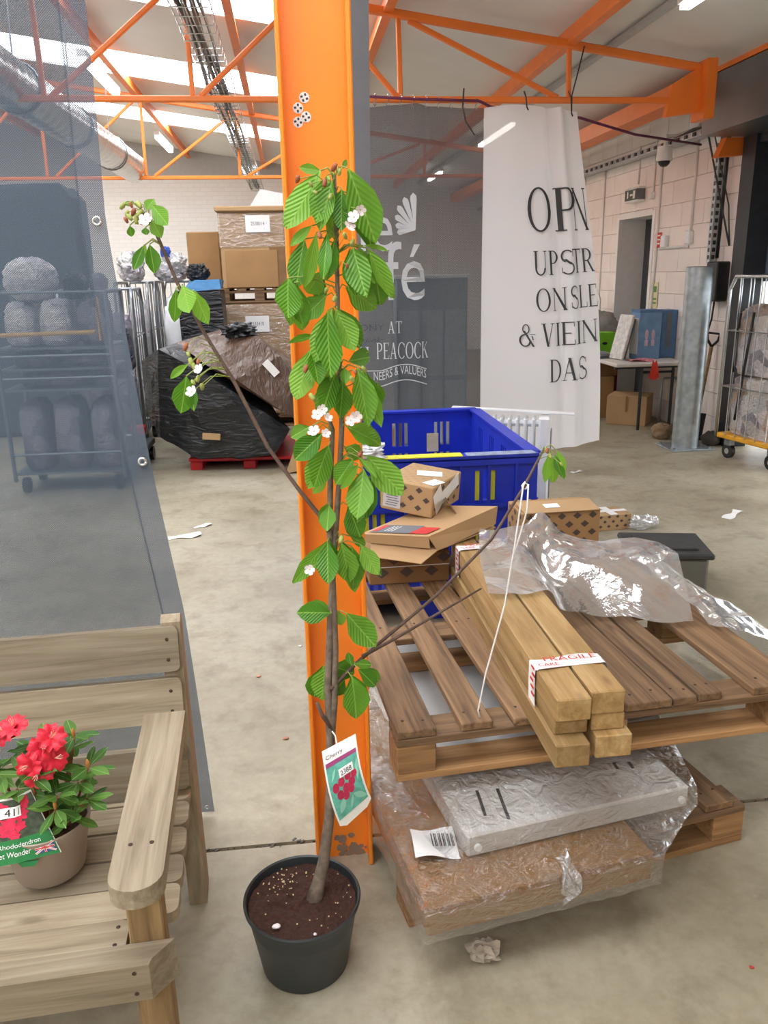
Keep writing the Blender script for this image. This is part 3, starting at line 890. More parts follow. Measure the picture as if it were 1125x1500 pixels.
# px on the banner plane -> X = 0.64 + (px-545)/203.7, z = 2.68 - (py-155)/204
BXP = lambda a: 0.64 + (a - 545) / 203.7
BZP = lambda b: 2.68 - (b - 155) / 204
text_on(t, 'the', on_grey, BXP(470), BZP(355), w=(572 - 470) / 203.7, h=72 / 204)
text_on(t, 'caf\u00e9', on_grey, BXP(482), BZP(427), w=(622 - 482) / 203.7, h=86 / 204)
t.build('cafe_lettering', M_letter, gb)
t = MB()
for k, (a, L) in enumerate([(187, 0.135), (166, 0.150), (146, 0.178), (127, 0.212), (109, 0.24), (93, 0.255)]):
    a = math.radians(a)
    cx, cz = BXP(606), BZP(325)
    pts = []
    for q in range(13):
        s = q / 12
        wd = (0.003 + 0.021 * s if s < 0.85 else 0.0205 * math.sqrt(max(0, 1 - ((s - 0.85) / 0.15) ** 2))) * (0.85 + L)
        pts.append((s, wd))
    poly = [(s * L, wd) for s, wd in pts] + [(s * L, -wd) for s, wd in reversed(pts)]
    poly = [p for i, p in enumerate(poly) if i == 0 or p != poly[i - 1]]
    t.add([on_grey(cx + x * math.cos(a) - y * math.sin(a), cz + x * math.sin(a) + y * math.cos(a)) for x, y in poly], [tuple(range(len(poly)))])
t.build('fan_emblem', M_letter, gb)
t = MB()
serif_on(t, 'AT', on_grey, BXP(563), BZP(476), 22 / 203.7, 18 / 204)
t.build('small_lettering', M_letter, gb)
t = MB()
serif_on(t, 'H', on_grey, BXP(517), BZP(518), 17 / 203.7, 22 / 204)
serif_on(t, 'PEACOCK', on_grey, BXP(545), BZP(515), 82 / 203.7, 25 / 204, 0.08)
t.build('small_lettering', M_letter, gb)
t = MB()
def arch(x, z):
    u = (x - BXP(530)) / (BXP(625) - BXP(530))
    return on_grey(x, z + 0.045 * math.sin(math.pi * max(0, u - 0.25) / 0.75) - 0.01)
text_on(t, 'NEERS & VALUERS', arch, BXP(540), BZP(546), w=84 / 203.7, h=13 / 204)
for dz in (-8, 16):
    pts = [arch(BXP(528 + 97 * i / 16), BZP(546 + 0) + (dz - 2) / 204) for i in range(17)]
    for p, q in zip(pts[:-1], pts[1:]):
        t.add([p, q, q + Vector((0, 0, 0.007)), p + Vector((0, 0, 0.007))], [(0, 1, 2, 3)])
t.build('small_lettering', M_letter, gb)

def white_pt(u, v):
    """hangs from the truss, billows towards us at its lower right"""
    top = Vector((1.45 + 0.70 * u, 6.2, 2.665 + 0.035 * math.sin(u * math.pi) - 0.03 * u))
    bot = Vector((1.44 + 0.79 * u, 6.12 - 0.5 * u, 0.30 + 0.03 * u - 0.08 * math.sin(u * math.pi)))
    p = top.lerp(bot, (1 - v))
    f = math.exp(-((u - 0.80) / 0.045) ** 2) * 0.07 - math.exp(-((u - 0.70) / 0.05) ** 2) * 0.05
    p.y += -f * (0.4 + 0.6 * v) + 0.025 * math.sin(u * 8 + v * 3) * (1 - 0.4 * v) - 0.09 * math.sin(math.pi * v) * u
    p.x += 0.02 * math.sin(v * 5) * u
    return p
wbn = thing('white_banner', 'white opening banner with dark capitals billowing under the truss', 'banner')
MB().grid(white_pt, 40, 36).build('cloth', MESH_white, wbn, smooth=True)
def on_white(u, v):
    p = white_pt(u, v)
    return p + Vector((0, -0.014, 0))
# quad of the cloth: u across, v up
for s_, u_, v_, w_, h_, g_ in [('OP', 0.42, 0.645, 0.46, 0.125, 0.14), ('N', 0.85, 0.645, 0.13, 0.125, 0.1), ('UPS', 0.46, 0.520, 0.35, 0.070, 0.10), ('TR', 0.80, 0.522, 0.185, 0.070, 0.06),
                               ('ON', 0.47, 0.415, 0.28, 0.067, 0.12), ('SLE', 0.77, 0.418, 0.22, 0.067, 0.1), ('&', 0.32, 0.312, 0.14, 0.066, 0.1), ('VIEIN', 0.51, 0.312, 0.47, 0.068, 0.08), ('DAS', 0.58, 0.205, 0.31, 0.068, 0.06)]:
    t = MB(); serif_on(t, s_, on_white, u_, v_, w_, h_, g_); t.build('lettering', M_ink, wbn)
# purple cord with curtain hooks, zip ties
cd_ = thing('banner_cord', 'purple cord with hooks that the banners hang from', 'cord')
cordp = [(0.55, 6.155, 2.73), (0.95, 6.155, 2.712), (1.40, 6.16, 2.703), (1.455, 6.23, 2.700), (1.52, 6.30, 2.690), (2.2, 6.315, 2.62), (2.75, 6.6, 2.55), (3.6, 7.2, 2.56)]
M_purple = plain('purple_cord', '#6b2d4e', 0.7)
MB().tube(cordp, 0.010, 6).build('rope', M_purple, cd_, smooth=True)
hk = MB().tube([(0.0, 0, 0.02), (0.012, 0, 0.012), (0.010, 0, -0.01), (-0.006, 0, -0.03), (-0.012, 0, -0.045), (0, 0, -0.055), (0.010, 0, -0.045)], 0.0035, 5)
hk = hk.mesh('hook')
for k in range(9):
    s = k / 8
    put('hook', hk, M_chrome, cd_, (0.66 + 0.72 * s, 6.155, 2.724 - 0.022 * s), (0, 0, 0.5))
for k, (x, z1, lab) in enumerate([(1.30, 2.50, 'long black cable tie at the seam of both banners'), (1.75, 2.66, 'black cable tie over the middle of the white banner'),
                                  (2.08, 2.62, 'black cable tie at the far corner of the white banner'), (2.13, 2.60, 'upright black cable tie sticking above the truss chord')]):
    b = MB()
    if k == 3:
        b.tube([(2.11, 6.24, 2.62), (2.11, 6.25, 2.76), (2.16, 6.26, 2.95), (2.19, 6.26, 3.08)], 0.005, 5)
    elif k == 0:
        b.tube([(x - 0.01, 6.15, 2.78), (x - 0.02, 6.14, 2.66), (x + 0.0, 6.12, 2.56), (x + 0.06, 6.1, 2.47)], 0.006, 5)
    else:
        b.tube([(x, 6.24, 2.78), (x - 0.012, 6.14, 2.72), (x - 0.005, 6.14, z1), (x + 0.006, 6.14, z1 - 0.02)], 0.005, 5)
    tag(b.build('cable_tie', M_black), lab, 'cable tie', 'cable ties on the banners')

# ================================================================== wooden bench
BR = math.radians(3)
be = thing('garden_bench', 'weathered wooden slatted garden bench with flat armrests', 'bench', (-0.30, 1.165, 0), BR)
def board(name, L, W_, T, mat, parent, c, rot=(0, 0, 0), ch=0.004):
    """Board along local X (length), Y (width), Z (thickness)."""
    key = (round(L, 4), round(W_, 4), round(T, 4), ch, mat.name)
    if key not in _boards:
        me = MB().cbox((0, 0, 0), (L, W_, T), ch).mesh(name); fix_normals(me)
        me.materials.append(mat); _boards[key] = me
    return put(name, _boards[key], mat, parent, c, rot)
_boards = {}
LEN = 1.30
M_nail = plain('rusty_nail', '#4a3a2c', 0.6, 0.5)
_nail = MB().lathe([(0.0035, 0), (0.0042, 0.0012), (0.002, 0.0018)], 8, cap_top=True).mesh('screw')
def screw(parent, c, rot=(0, 0, 0)):
    return put('screw', _nail, M_nail, parent, c, rot)
def rslat(name, L, W_, T, parent, c, rot=(0, 0, 0), cr=0.018):
    """Slat with rounded corners at its right end; length along X, right end at c."""
    pts = [(-L, -W_ / 2), (-cr, -W_ / 2)]
    pts += [(-cr + cr * math.sin(a), -W_ / 2 + cr - cr * math.cos(a)) for a in (0.4, 0.8, 1.2, 1.57)]
    pts += [(-cr + cr * math.cos(a), W_ / 2 - cr + cr * math.sin(a)) for a in (0, 0.4, 0.8, 1.2)] + [(-cr, W_ / 2), (-L, W_ / 2)]
    me = MB().prism(pts, 'z', -T / 2, T / 2).mesh(name); fix_normals(me)
    o = put(name, me, W_bench, parent, c, rot)
    return o
# seat slats (front to back)
seat_y = [0.086, 0.176, 0.268, 0.360, 0.450, 0.535]
seat_z = [0.385, 0.377, 0.371, 0.369, 0.371, 0.377]
for k, (y, z) in enumerate(zip(seat_y, seat_z)):
    xr = -0.052 if k == 0 else 0.034
    s = rslat('seat_slat', LEN - 0.1, 0.083, 0.024, be, (xr, y, z - 0.012), (math.radians((k - 2.5) * 0.8), 0, 0))
    for yy in (-0.022, 0.022) if k == 0 else ():
        screw(s, (-0.02, yy, 0.012))
# front rail
ra = MB()
_rp = [(0.0, 0.318), (0.0, 0.394), (0.006, 0.402), (0.045, 0.402), (0.045, 0.318)]
ra.add([(-LEN - 0.02, y_, z_) for y_, z_ in _rp] + [(-0.004 + 0.95 * y_, y_, z_) for y_, z_ in _rp], [(4, 3, 2, 1, 0), (5, 6, 7, 8, 9)] + [(i, (i + 1) % 5, 5 + (i + 1) % 5, 5 + i) for i in range(5)])
rail = ra.build('front_rail', W_bench, be)
for zz in (0.335, 0.38):
    screw(rail, (-0.03, 0.0, zz), (math.radians(90), 0, 0))
# armrests, posts, legs, braces at both ends
for side in (0, 1):
    dx = 0.0 if side == 0 else -LEN + 0.02
    an = 10
    poly = [(0.045 * math.cos(math.pi + math.pi * i / an), -0.020 + 0.045 * math.sin(math.pi + math.pi * i / an) * 0.9) for i in range(an + 1)] + [(0.045, 0.50), (-0.045, 0.50)]
    me = MB().prism([(p[1], -p[0]) for p in poly], 'z', -0.018, 0.018).mesh('armrest'); fix_normals(me)
    arm = put('armrest', me, W_bench, be, (dx - 0.002, 0.0, 0.585), (0, 0, math.radians(90)))
    for q in (-0.018, 0.018):
        screw(arm, (0.055, q, 0.018))
    xo = dx - 0.01
    board('front_post', 0.565, 0.062, 0.048, W_bench2, be, (xo, 0.07, 0.2825), (0, math.radians(90), math.radians(90)), 0.003)
    # rear leg, leaning back, seen edge on
    leg = MB().prism([(0.575, 0.0), (0.66, 0.0), (0.635, 0.40), (0.625, 0.79), (0.575, 0.79), (0.535, 0.40)], 'x', -0.022, 0.022)
    lg = leg.mesh('rear_leg'); fix_normals(lg)
    # keep the grain along the leg: build it lying along X and stand it up
    lm = MB().prism([(0.0, 0.575), (0.40, 0.535), (0.79, 0.575), (0.80, 0.60), (0.79, 0.625), (0.40, 0.635), (0.0, 0.66)], 'z', -0.022, 0.022).mesh('rear_leg'); fix_normals(lm)
    rm = Matrix(((0, 0, 1), (0, 1, 0), (-1, 0, 0)))
    for v in lm.vertices:
        pass
    ob = put('rear_leg', lm, W_bench, be, (dx + 0.020, 0, 0))
    ob.rotation_euler = (0, math.radians(-90), 0)
    board('side_rail', 0.52, 0.06, 0.03, W_bench2, be, (dx - 0.03, 0.32, 0.325), (math.radians(90), 0, math.radians(90)), 0.003)
# back slats on the sloping back
for k, (z0, z1) in enumerate([(0.678, 0.783), (0.557, 0.662), (0.395, 0.498)]):
    zc = (z0 + z1) / 2
    y = 0.512 + 0.062 * (zc - 0.4) / 0.38
    s = rslat('back_slat', LEN - 0.02, z1 - z0, 0.024, be, (0.036, y, zc), (math.radians(90 - 9), 0, 0), 0.014)
    for q in (-0.024, 0.024):
        screw(s, (-0.025, q, 0.012))

# ================================================================== leaves
def leaf_mesh(name, cup=0.22, droop=0.25, serr=0.03, nose=1.0):
    """Leaf along +Y from 0 to 1, width 1 across X at its widest, with a crease at the midrib."""
    mb = MB()
    prof = [0.02, 0.30, 0.62, 0.86, 0.99, 0.97, 0.80, 0.50, 0.02]
    rows = []
    n = len(prof) - 1
    for j, wv in enumerate(prof):
        s = j / n
        z0 = -droop * s * s
        row = []
        for i, a in enumerate((-1, -0.5, 0, 0.5, 1)):
            z = z0 + cup * abs(a) * wv * 0.5 + 0.03 * math.sin(s * 9) * abs(a)
            ws = wv * (1 + (serr if j % 2 else -serr)) if abs(a) == 1 else wv
            row.append((a * 0.5 * ws, s, z))
        rows.append(row)
    vs = [p for r in rows for p in r]
    fs = []
    for j in range(n):
        for i in range(4):
            a = j * 5 + i
            fs.append((a, a + 1, a + 6, a + 5))
    me = mb.add(vs, fs).mesh(name)
    for p in me.polygons:
        p.use_smooth = True
    return me

def leaf_mat(name, dark, light, vein, rough=0.42):
    m, nt, out = new_mat(name)
    p = principled(nt, out, rough)
    tc = nt.nodes.new('ShaderNodeTexCoord')
    sp = nt.nodes.new('ShaderNodeSeparateXYZ'); nt.links.new(tc.outputs['Object'], sp.inputs[0])
    ab = node(nt, 'ShaderNodeMath', operation='ABSOLUTE'); nt.links.new(sp.outputs['X'], ab.inputs[0])
    # side veins: sin of (y - |x|)
    su = node(nt, 'ShaderNodeMath', operation='MULTIPLY_ADD'); su.inputs[1].default_value = -0.7
    nt.links.new(ab.outputs[0], su.inputs[0]); nt.links.new(sp.outputs['Y'], su.inputs[2])
    mu = node(nt, 'ShaderNodeMath', operation='MULTIPLY'); mu.inputs[1].default_value = 62
    nt.links.new(su.outputs[0], mu.inputs[0])
    sn = node(nt, 'ShaderNodeMath', operation='SINE'); nt.links.new(mu.outputs[0], sn.inputs[0])
    oi = nt.nodes.new('ShaderNodeObjectInfo')
    r = ramp(nt, [(0.0, dark), (1.0, light)])
    nt.links.new(oi.outputs['Random'], r.inputs[0])
    rib = ramp(nt, [(0.012, (1, 1, 1, 1)), (0.035, (0, 0, 0, 1))])
    nt.links.new(ab.outputs[0], rib.inputs[0])
    mx = node(nt, 'ShaderNodeMixRGB'); mx.inputs[2].default_value = srgb(vein)
    nt.links.new(rib.outputs[0], mx.inputs[0]); nt.links.new(r.outputs[0], mx.inputs[1])
    nt.links.new(mx.outputs[0], p.inputs['Base Color'])
    bump(nt, p, sn.outputs[0], 0.25, 0.01)
    tl = node(nt, 'ShaderNodeBsdfTranslucent')
    nt.links.new(mx.outputs[0], tl.inputs[0])
    ms = node(nt, 'ShaderNodeMixShader'); ms.inputs[0].default_value = 0.35
    nt.links.new(p.outputs[0], ms.inputs[1]); nt.links.new(tl.outputs[0], ms.inputs[2])
    nt.links.new(ms.outputs[0], out.inputs[0])
    return m
M_leaf = leaf_mat('cherry_leaf', '#4d8a1c', '#83b83a', '#93c04e')
M_leaf2 = leaf_mat('rhododendron_leaf', '#3c6b28', '#6f9c44', '#94b868', 0.5)
M_bark = plain('cherry_bark', '#76685a', 0.8, var=0.3, scale=60, bumpy=0.4)
M_bark2 = plain('twig_bark', '#5e4a3f', 0.75, var=0.25, scale=60)
M_petal = plain('white_petal', '#e6dcd9', 0.6, var=0.03)
M_bud = plain('spent_bud', '#9aa353', 0.7, var=0.25, scale=60)
M_calyx = plain('red_calyx', '#9c5a3c', 0.7, var=0.25, scale=60)
LEAFM = [leaf_mesh('leaf', 0.16, 0.14), leaf_mesh('leaf', 0.35, 0.25), leaf_mesh('leaf', 0.55, 0.2), leaf_mesh('leaf', 0.10, -0.16)]
for q in LEAFM:
    q.materials.append(M_leaf)
def place_leaf(meshes, mat, parent, A, T, w, facing, rnd, k=None):
    A, T = Vector(A), Vector(T)
    d = T - A; L = d.length
    y = d.normalized()
    f = Vector(facing) + Vector((rnd.uniform(-0.6, 0.6), 0, rnd.uniform(-0.2, 0.5)))
    z = (f - y * f.dot(y)).normalized()
    x = y.cross(z)
    o = put('leaf', meshes[rnd.randrange(len(meshes)) if k is None else k], mat, parent)
    M = Matrix((x * w, y * L, z * L * 0.6)).transposed().to_4x4()
    M.translation = A
    o.matrix_local = M
    return o

# ================================================================== cherry tree in a black pot
CX, CY = -0.04, 1.53
ch = thing('cherry_tree', 'young cherry tree in a black plastic pot with hanging picture label', 'potted tree', (CX, CY, 0))
def rel(p): return (p[0] - CX, p[1] - CY, p[2])
pot = MB().lathe([(0.096, 0.0), (0.100, 0.004), (0.1265, 0.168), (0.1275, 0.171), (0.1335, 0.174), (0.1345, 0.181), (0.132, 0.185), (0.128, 0.182), (0.124, 0.15), (0.115, 0.1)], 56)
pot.build('pot', plain('pot_black', '#2f3435', 0.45, var=0.12, scale=20), ch, smooth='auto')
def soil_fn(u, v):
    r = 0.1235 * v; a = 2 * math.pi * u
    x, y = r * math.cos(a), r * math.sin(a)
    return (x, y, 0.165 + 0.008 * noise.noise(Vector((x * 40, y * 40, 1))) * (1 - v ** 6) + 0.005 * noise.noise(Vector((x * 110, y * 110, 4))) + 0.01 * math.exp(-((x - 0.03) ** 2 + (y - 0.02) ** 2) / 0.001))
MB().grid(soil_fn, 64, 26).build('soil', plain('compost', '#3c2014', 0.95, var=0.4, scale=120, bumpy=0.8), ch, smooth=True)
pl = MB()
for k in range(70):
    a, r = R.random() * 6.28, 0.118 * math.sqrt(R.random())
    if k < 34:
        a, r = R.gauss(2.2, 0.35), R.uniform(0.06, 0.112)
    x, y = r * math.cos(a), r * math.sin(a)
    s = R.uniform(0.0008, 0.002)
    pl.cbox((x, y, 0.171), (s * 2, s * 1.8, s * 1.6), s * 0.5, R.random() * 3)
po = pl.build('perlite_grains', plain('perlite', '#d9c99a', 0.8), ch); po['kind'] = 'stuff'
for k, (x, y) in enumerate([(-0.058, -0.075), (0.026, -0.108)]):
    b = MB(); blob(b, (x, y, 0.174), (0.010 - 0.006 * k, 0.008 - 0.004 * k, 0.004 - 0.002 * k), k, 0.3, 2, 10, 6)
    b.build('fallen_petal', M_petal, ch, smooth=True)
STEM_R = [0.016, 0.0132, 0.0115, 0.0105, 0.0095, 0.0078, 0.0068, 0.0062, 0.0058, 0.0054, 0.005, 0.0045, 0.004, 0.003]
MB().tube([rel((-0.014, 1.535, 0.155))] + [rel(p) for p in STEM], [0.022] + STEM_R, 10).build('stem', M_bark, ch, smooth=True)
MB().tube([rel(p) for p in STEM2], [0.0078, 0.0074, 0.007, 0.0068, 0.0066, 0.006, 0.005, 0.003], 9).build('stem', M_bark, ch, smooth=True)
MB().tube([rel(p) for p in BRANCH_L], [0.0052, 0.0046, 0.0042, 0.004, 0.0038, 0.0036, 0.0036, 0.0034, 0.0026], 8).build('branch', M_bark2, ch, smooth=True)
MB().tube([rel(p) for p in BRANCH_R], [0.005, 0.0044, 0.004, 0.0036, 0.0034, 0.0034, 0.0026], 8).build('branch', M_bark2, ch, smooth=True)
MB().tube([rel(p) for p in TWIG], [0.0042, 0.0035, 0.003, 0.002], 6).build('twig', M_bark2, ch, smooth=True)
MB().tube([rel(p) for p in TWIG2], [0.006, 0.005, 0.004], 6).build('twig', M_bark2, ch, smooth=True)
lr = random.Random(11)
stem_nodes = [Vector(rel(p)) for p in STEM[4:] + STEM2[2:] + BRANCH_L + BRANCH_R[1:]]
for q in LEAVES:
    A = Vector(rel([v / 1000 for v in q[:3]])); T = Vector(rel([v / 1000 for v in q[3:6]]))
    T = A + (T - A) * 1.06
    lf = place_leaf(LEAFM, M_leaf, ch, A, T, q[6] / 1000 * 1.28, (0.1, -1, 0.25), lr)
    if q[6] > 26 and q[0] > -100:
        sh = Vector((lr.uniform(-0.018, 0.018), 0.03, lr.uniform(-0.015, 0.01)))
        place_leaf(LEAFM, M_leaf, ch, A + sh * 0.3, T + sh, q[6] / 1000 * 1.1, (0.3, -1, 0.1), lr)
# leaf stalks joined to the nearest wood
def nearest(p, segs):
    best = None
    for a, b in segs:
        d = b - a; t_ = max(0, min(1, (p - a).dot(d) / d.length_squared)); c = a + d * t_
        if best is None or (c - p).length < best[0]:
            best = ((c - p).length, c)
    return best[1]
segs = []
for chain in (STEM, STEM2, BRANCH_L, BRANCH_R, TWIG):
    cc = [Vector(rel(p)) for p in chain]
    segs += list(zip(cc[:-1], cc[1:]))
def stalk_tube(mb, p, r, sag=0.01):
    n_ = nearest(p + Vector((0, 0, -0.01)), segs)
    mid = (p + n_) / 2 + Vector((0, 0, sag))
    mb.tube([n_, mid, p], r, 4, cap=False)
st = MB()
for q in LEAVES:
    stalk_tube(st, Vector(rel([v / 1000 for v in q[:3]])), 0.0013)
for p in BUDS + BLOSSOMS:
    stalk_tube(st, Vector(rel(p)), 0.0009, 0.015)
so = st.build('leaf_stalks', plain('stalk', '#8a9a48', 0.6), ch); so['kind'] = 'stuff'
# blossoms
def blossom_mesh(name, n=5, r=0.0105):
    mb = MB()
    for k in range(n):
        a = 2 * math.pi * k / n
        pts = []
        for j, (s, wd) in enumerate([(0.1, 0.1), (0.45, 0.42), (0.8, 0.5), (1.0, 0.25)]):
            for sg in (-1, 1):
                x, y = s * r, sg * wd * r * 0.85
                pts.append((x * math.cos(a) - y * math.sin(a), x * math.sin(a) + y * math.cos(a), 0.35 * r * s * s))
        mb.add(pts, [(0, 1, 3, 2), (2, 3, 5, 4), (4, 5, 7, 6)])
    return mb.mesh(name)
bm_ = blossom_mesh('blossom')
for p in BLOSSOMS:
    o = put('blossom', bm_, M_petal, ch, rel(p), (math.radians(R.uniform(40, 110)), 0, R.uniform(-0.7, 0.7)))
    o.scale = (R.uniform(0.85, 1.25),) * 3
bud = MB(); blob(bud, (0, 0, 0), (0.0045, 0.0045, 0.008), 2, 0.25, 2.5, 8, 6)
bud = bud.mesh('bud')
for p_ in bud.polygons:
    p_.use_smooth = True
bud2 = bud.copy(); bud2.materials.append(M_calyx)
for k, p in enumerate(BUDS):
    o = put('bud', bud2 if k % 3 == 0 else bud, M_bud, ch, rel(p), (R.uniform(-0.8, 0.8), R.uniform(-0.8, 0.8), 0))
    o.scale = (R.uniform(0.7, 1.2),) * 3
# picture label on the stem (a bent card)
TL_, TR_, BR_, BL_ = (Vector(rel(p)) for p in ((0.020, 1.505, 0.572), (0.093, 1.50, 0.612), (0.125, 1.49, 0.447), (0.055, 1.485, 0.385)))
def label_pt(u, v, off=0.0):
    p = (BL_.lerp(BR_, u)).lerp(TL_.lerp(TR_, u), v)
    p = p + Vector((-0.010 * math.sin(math.pi * v) * 0.6, -0.014 * math.sin(math.pi * v) - off, 0))
    return p
lb = MB()
def lab_shape(u, v):
    # rounded lower corners, peaked top
    return label_pt(u, v)
N = 10
outline = []
card = MB().grid(lambda u, v: label_pt(0.5 + (u - 0.5) * (1 - 0.35 * max(0, (0.06 - v) / 0.06) ** 2), v), 8, 16)
cardo = card.build('label_card', plain('label_white', '#efeee9', 0.35, var=0.03), ch, smooth=True)
L1 = lambda u, v: label_pt(u, v, 0.0012)
L2 = lambda u, v: label_pt(u, v, 0.0020)
L3 = lambda u, v: label_pt(u, v, 0.0028)
def patch_on(fn, u0, u1, v0, v1, nu=6, nv=10):
    return MB().grid(lambda u, v: fn(u0 + (u1 - u0) * u, v0 + (v1 - v0) * v), nu, nv)
patch_on(L1, 0.05, 0.95, 0.13, 0.80).build('picture_ground', plain('picture_teal', '#5fae9c', 0.35, var=0.25, scale=70), cardo)
patch_on(L2, 0.05, 0.95, 0.80, 0.85, 6, 2).build('purple_stripe', plain('stripe_purple', '#9c3d74', 0.4), cardo)
t = MB(); text_on(t, 'Cherry', L2, 0.08, 0.875, w=0.5, h=0.055); t.build('name_print', M_ink, cardo)
for (u, v, r) in [(0.22, 0.53, .075), (0.40, 0.565, .075), (0.60, 0.59, .07), (0.78, 0.57, .065), (0.30, 0.42, .075), (0.50, 0.455, .08), (0.68, 0.49, .075), (0.44, 0.37, .075), (0.62, 0.41, .07)]:
    t = MB(); t.add([L2(u, v)] + [L2(u + 1.3 * r * math.cos(a * 0.5236), v + r * 0.8 * math.sin(a * 0.5236)) for a in range(12)], [(0, 1 + a, 1 + (a + 1) % 12) for a in range(12)])
    cc = t.build('printed_cherry', plain('cherry_red', '#b3214a', 0.3, var=0.2, scale=120), cardo)
for (u0, v0, u1, v1, wd) in [(0.15, 0.2, 0.4, 0.36, .09), (0.62, 0.33, 0.95, 0.17, .07), (0.45, 0.16, 0.62, 0.32, .05), (0.85, 0.45, 0.93, 0.75, .04), (0.15, 0.62, 0.3, 0.76, .05)]:
    t = MB(); pts = []
    for sg in (1, -1):
        for q in range(7):
            s = q / 6 if sg == 1 else 1 - q / 6
            du, dv = u1 - u0, v1 - v0
            k = wd * math.sin(math.pi * s)
            pts.append(L2(u0 + du * s - sg * dv * 1.2 * k / 0.3, v0 + dv * s + sg * du * 0.5 * k / 0.3))
    t.add(pts, [tuple(range(len(pts)))]); t.build('printed_leaf', plain('print_leaf', '#8fcdb6', 0.4), cardo)
stk = patch_on(L3, 0.38, 0.80, 0.615, 0.72, 4, 3).build('lot_sticker', M_paper, cardo)
t = MB(); text_on(t, '2388', lambda u, v: label_pt(u, v, 0.0036), 0.43, 0.635, w=0.32, h=0.06); t.build('lot_number', M_black, cardo)
MB().tube([rel((0.045, 1.535, 0.60)), rel((0.05, 1.51, 0.605)), tuple(label_pt(0.45, 0.96))], 0.0015, 5).build('label_tie', M_paper, ch)

# white string from the branch down to the pallet
sp0 = Vector((0.522, 1.76, 1.07)); sp1 = Vector((0.418, 1.735, 0.484))
sg_ = thing('white_string', 'white string tied from a cherry branch down to the pallet', 'string')
MB().tube([sp0 + Vector((0, 0, 0.008)), sp0 + Vector((-0.006, -0.008, 0.002)), sp0.lerp(sp1, 0.25) + Vector((0.004, 0, 0)), sp0.lerp(sp1, 0.5) + Vector((0.008, 0, 0)), sp0.lerp(sp1, 0.8) + Vector((-0.006, 0, 0)), sp1 + Vector((-0.004, 0, 0.02)), sp1], 0.0022, 6).build('strand', M_paper, sg_, smooth=True)
MB().tube([sp0 + Vector((0.006, -0.008, 0.004)), sp0.lerp(sp1, 0.1) + Vector((0.016, -0.004, 0)), sp0.lerp(sp1, 0.2) + Vector((0.012, 0, 0)), sp0.lerp(sp1, 0.3) + Vector((0.006, 0, 0))], 0.002, 6).build('loose_end', M_paper, sg_, smooth=True)
MB().tube([sp0 + Vector((0.007 * math.cos(a), 0.0, 0.007 * math.sin(a) - 0.002)) for a in (0, 1, 2, 3, 4, 5, 6.28)], 0.0022, 6).build('knot', M_paper, sg_, smooth=True)

# ================================================================== red rhododendron on the bench
RX, RY, RZ = -0.548, 1.455, 0.385
rh = thing('potted_rhododendron', 'small rhododendron with red flowers in a taupe pot on the bench', 'potted plant', (RX, RY, RZ))
MB().lathe([(0.064, 0), (0.067, 0.003), (0.084, 0.095), (0.087, 0.098), (0.091, 0.122), (0.089, 0.124), (0.085, 0.12), (0.080, 0.09)], 48).build('pot', plain('pot_taupe', '#a59688', 0.5, var=0.05), rh, smooth='auto')
MB().grid(lambda u, v: (0.083 * v * math.cos(6.2832 * u), 0.083 * v * math.sin(6.2832 * u), 0.104 + 0.008 * noise.noise(Vector((30 * v * math.cos(6.28 * u), 30 * v * math.sin(6.28 * u), 2)))), 30, 10).build('soil', plain('compost2', '#4a3324', 0.95, var=0.4, scale=120, bumpy=0.6), rh, smooth=True)
RLEAF = [leaf_mesh('leaf', 0.18, 0.12, 0.0), leaf_mesh('leaf', 0.1, -0.1, 0.0)]
for q in RLEAF:
    q.materials.append(M_leaf2)
rr_ = random.Random(21)
# shoots: tip positions (local), each with a whorl of leaves
shoots = [(0.075, 0.02, 0.285), (0.10, 0.0, 0.225), (0.045, -0.055, 0.175), (0.098, -0.03, 0.175), (0.035, -0.01, 0.235), (-0.03, -0.03, 0.21), (-0.07, 0.0, 0.235),
          (0.01, 0.03, 0.27), (-0.10, 0.0, 0.20), (0.055, 0.05, 0.24), (-0.10, 0.03, 0.22), (-0.02, 0.06, 0.24), (0.005, -0.045, 0.25), (0.07, -0.05, 0.145), (0.05, -0.05, 0.20), (0.08, -0.01, 0.20)]
for k, s in enumerate(shoots):
    s = Vector(s)
    b0 = Vector((s.x * 0.25, s.y * 0.25, 0.10))
    MB().tube([b0, b0.lerp(s, 0.5) + Vector((s.x * 0.12, s.y * 0.12, 0)), s], [0.004, 0.003, 0.0025], 6).build('stem', plain('shoot_red', '#86532f', 0.6), rh, smooth=True)
    if k in (0, 2, 4, 9, 1):
        bb = MB(); blob(bb, (s.x, s.y, s.z + 0.010), (0.004, 0.004, 0.011), k, 0.2, 2, 8, 6)
        bb.build('bud', plain('bud_orange', '#c4823f', 0.5), rh, smooth=True)
    nl = 7
    for j in range(nl):
        a = 6.283 * j / nl + rr_.uniform(-0.3, 0.3)
        el = rr_.uniform(-0.5, 0.55)
        L = rr_.uniform(0.045, 0.062)
        d = Vector((math.cos(a) * math.cos(el), math.sin(a) * math.cos(el), math.sin(el)))
        place_leaf(RLEAF, M_leaf2, rh, s + d * 0.004, s + d * L, rr_.uniform(0.019, 0.025), (0, -0.25, 1), rr_)
def ruffled_mesh(name):
    mb = MB()
    for k in range(5):
        a = 6.283 * k / 5
        def fn(u, v, a=a):
            s = v; wd = (0.15 + 0.75 * math.sin(min(1, s * 1.15) * 1.9)) * 0.52
            x = s; y = (u - 0.5) * 2 * wd
            z = 0.55 * s - 0.35 * s * s * s + 0.14 * math.sin(u * 9 + k) * s * s
            return (x * math.cos(a) - y * math.sin(a), x * math.sin(a) + y * math.cos(a), z)
        mb.grid(fn, 6, 6)
    me = mb.mesh(name)
    for p in me.polygons:
        p.use_smooth = True
    return me
RF = ruffled_mesh('flower')
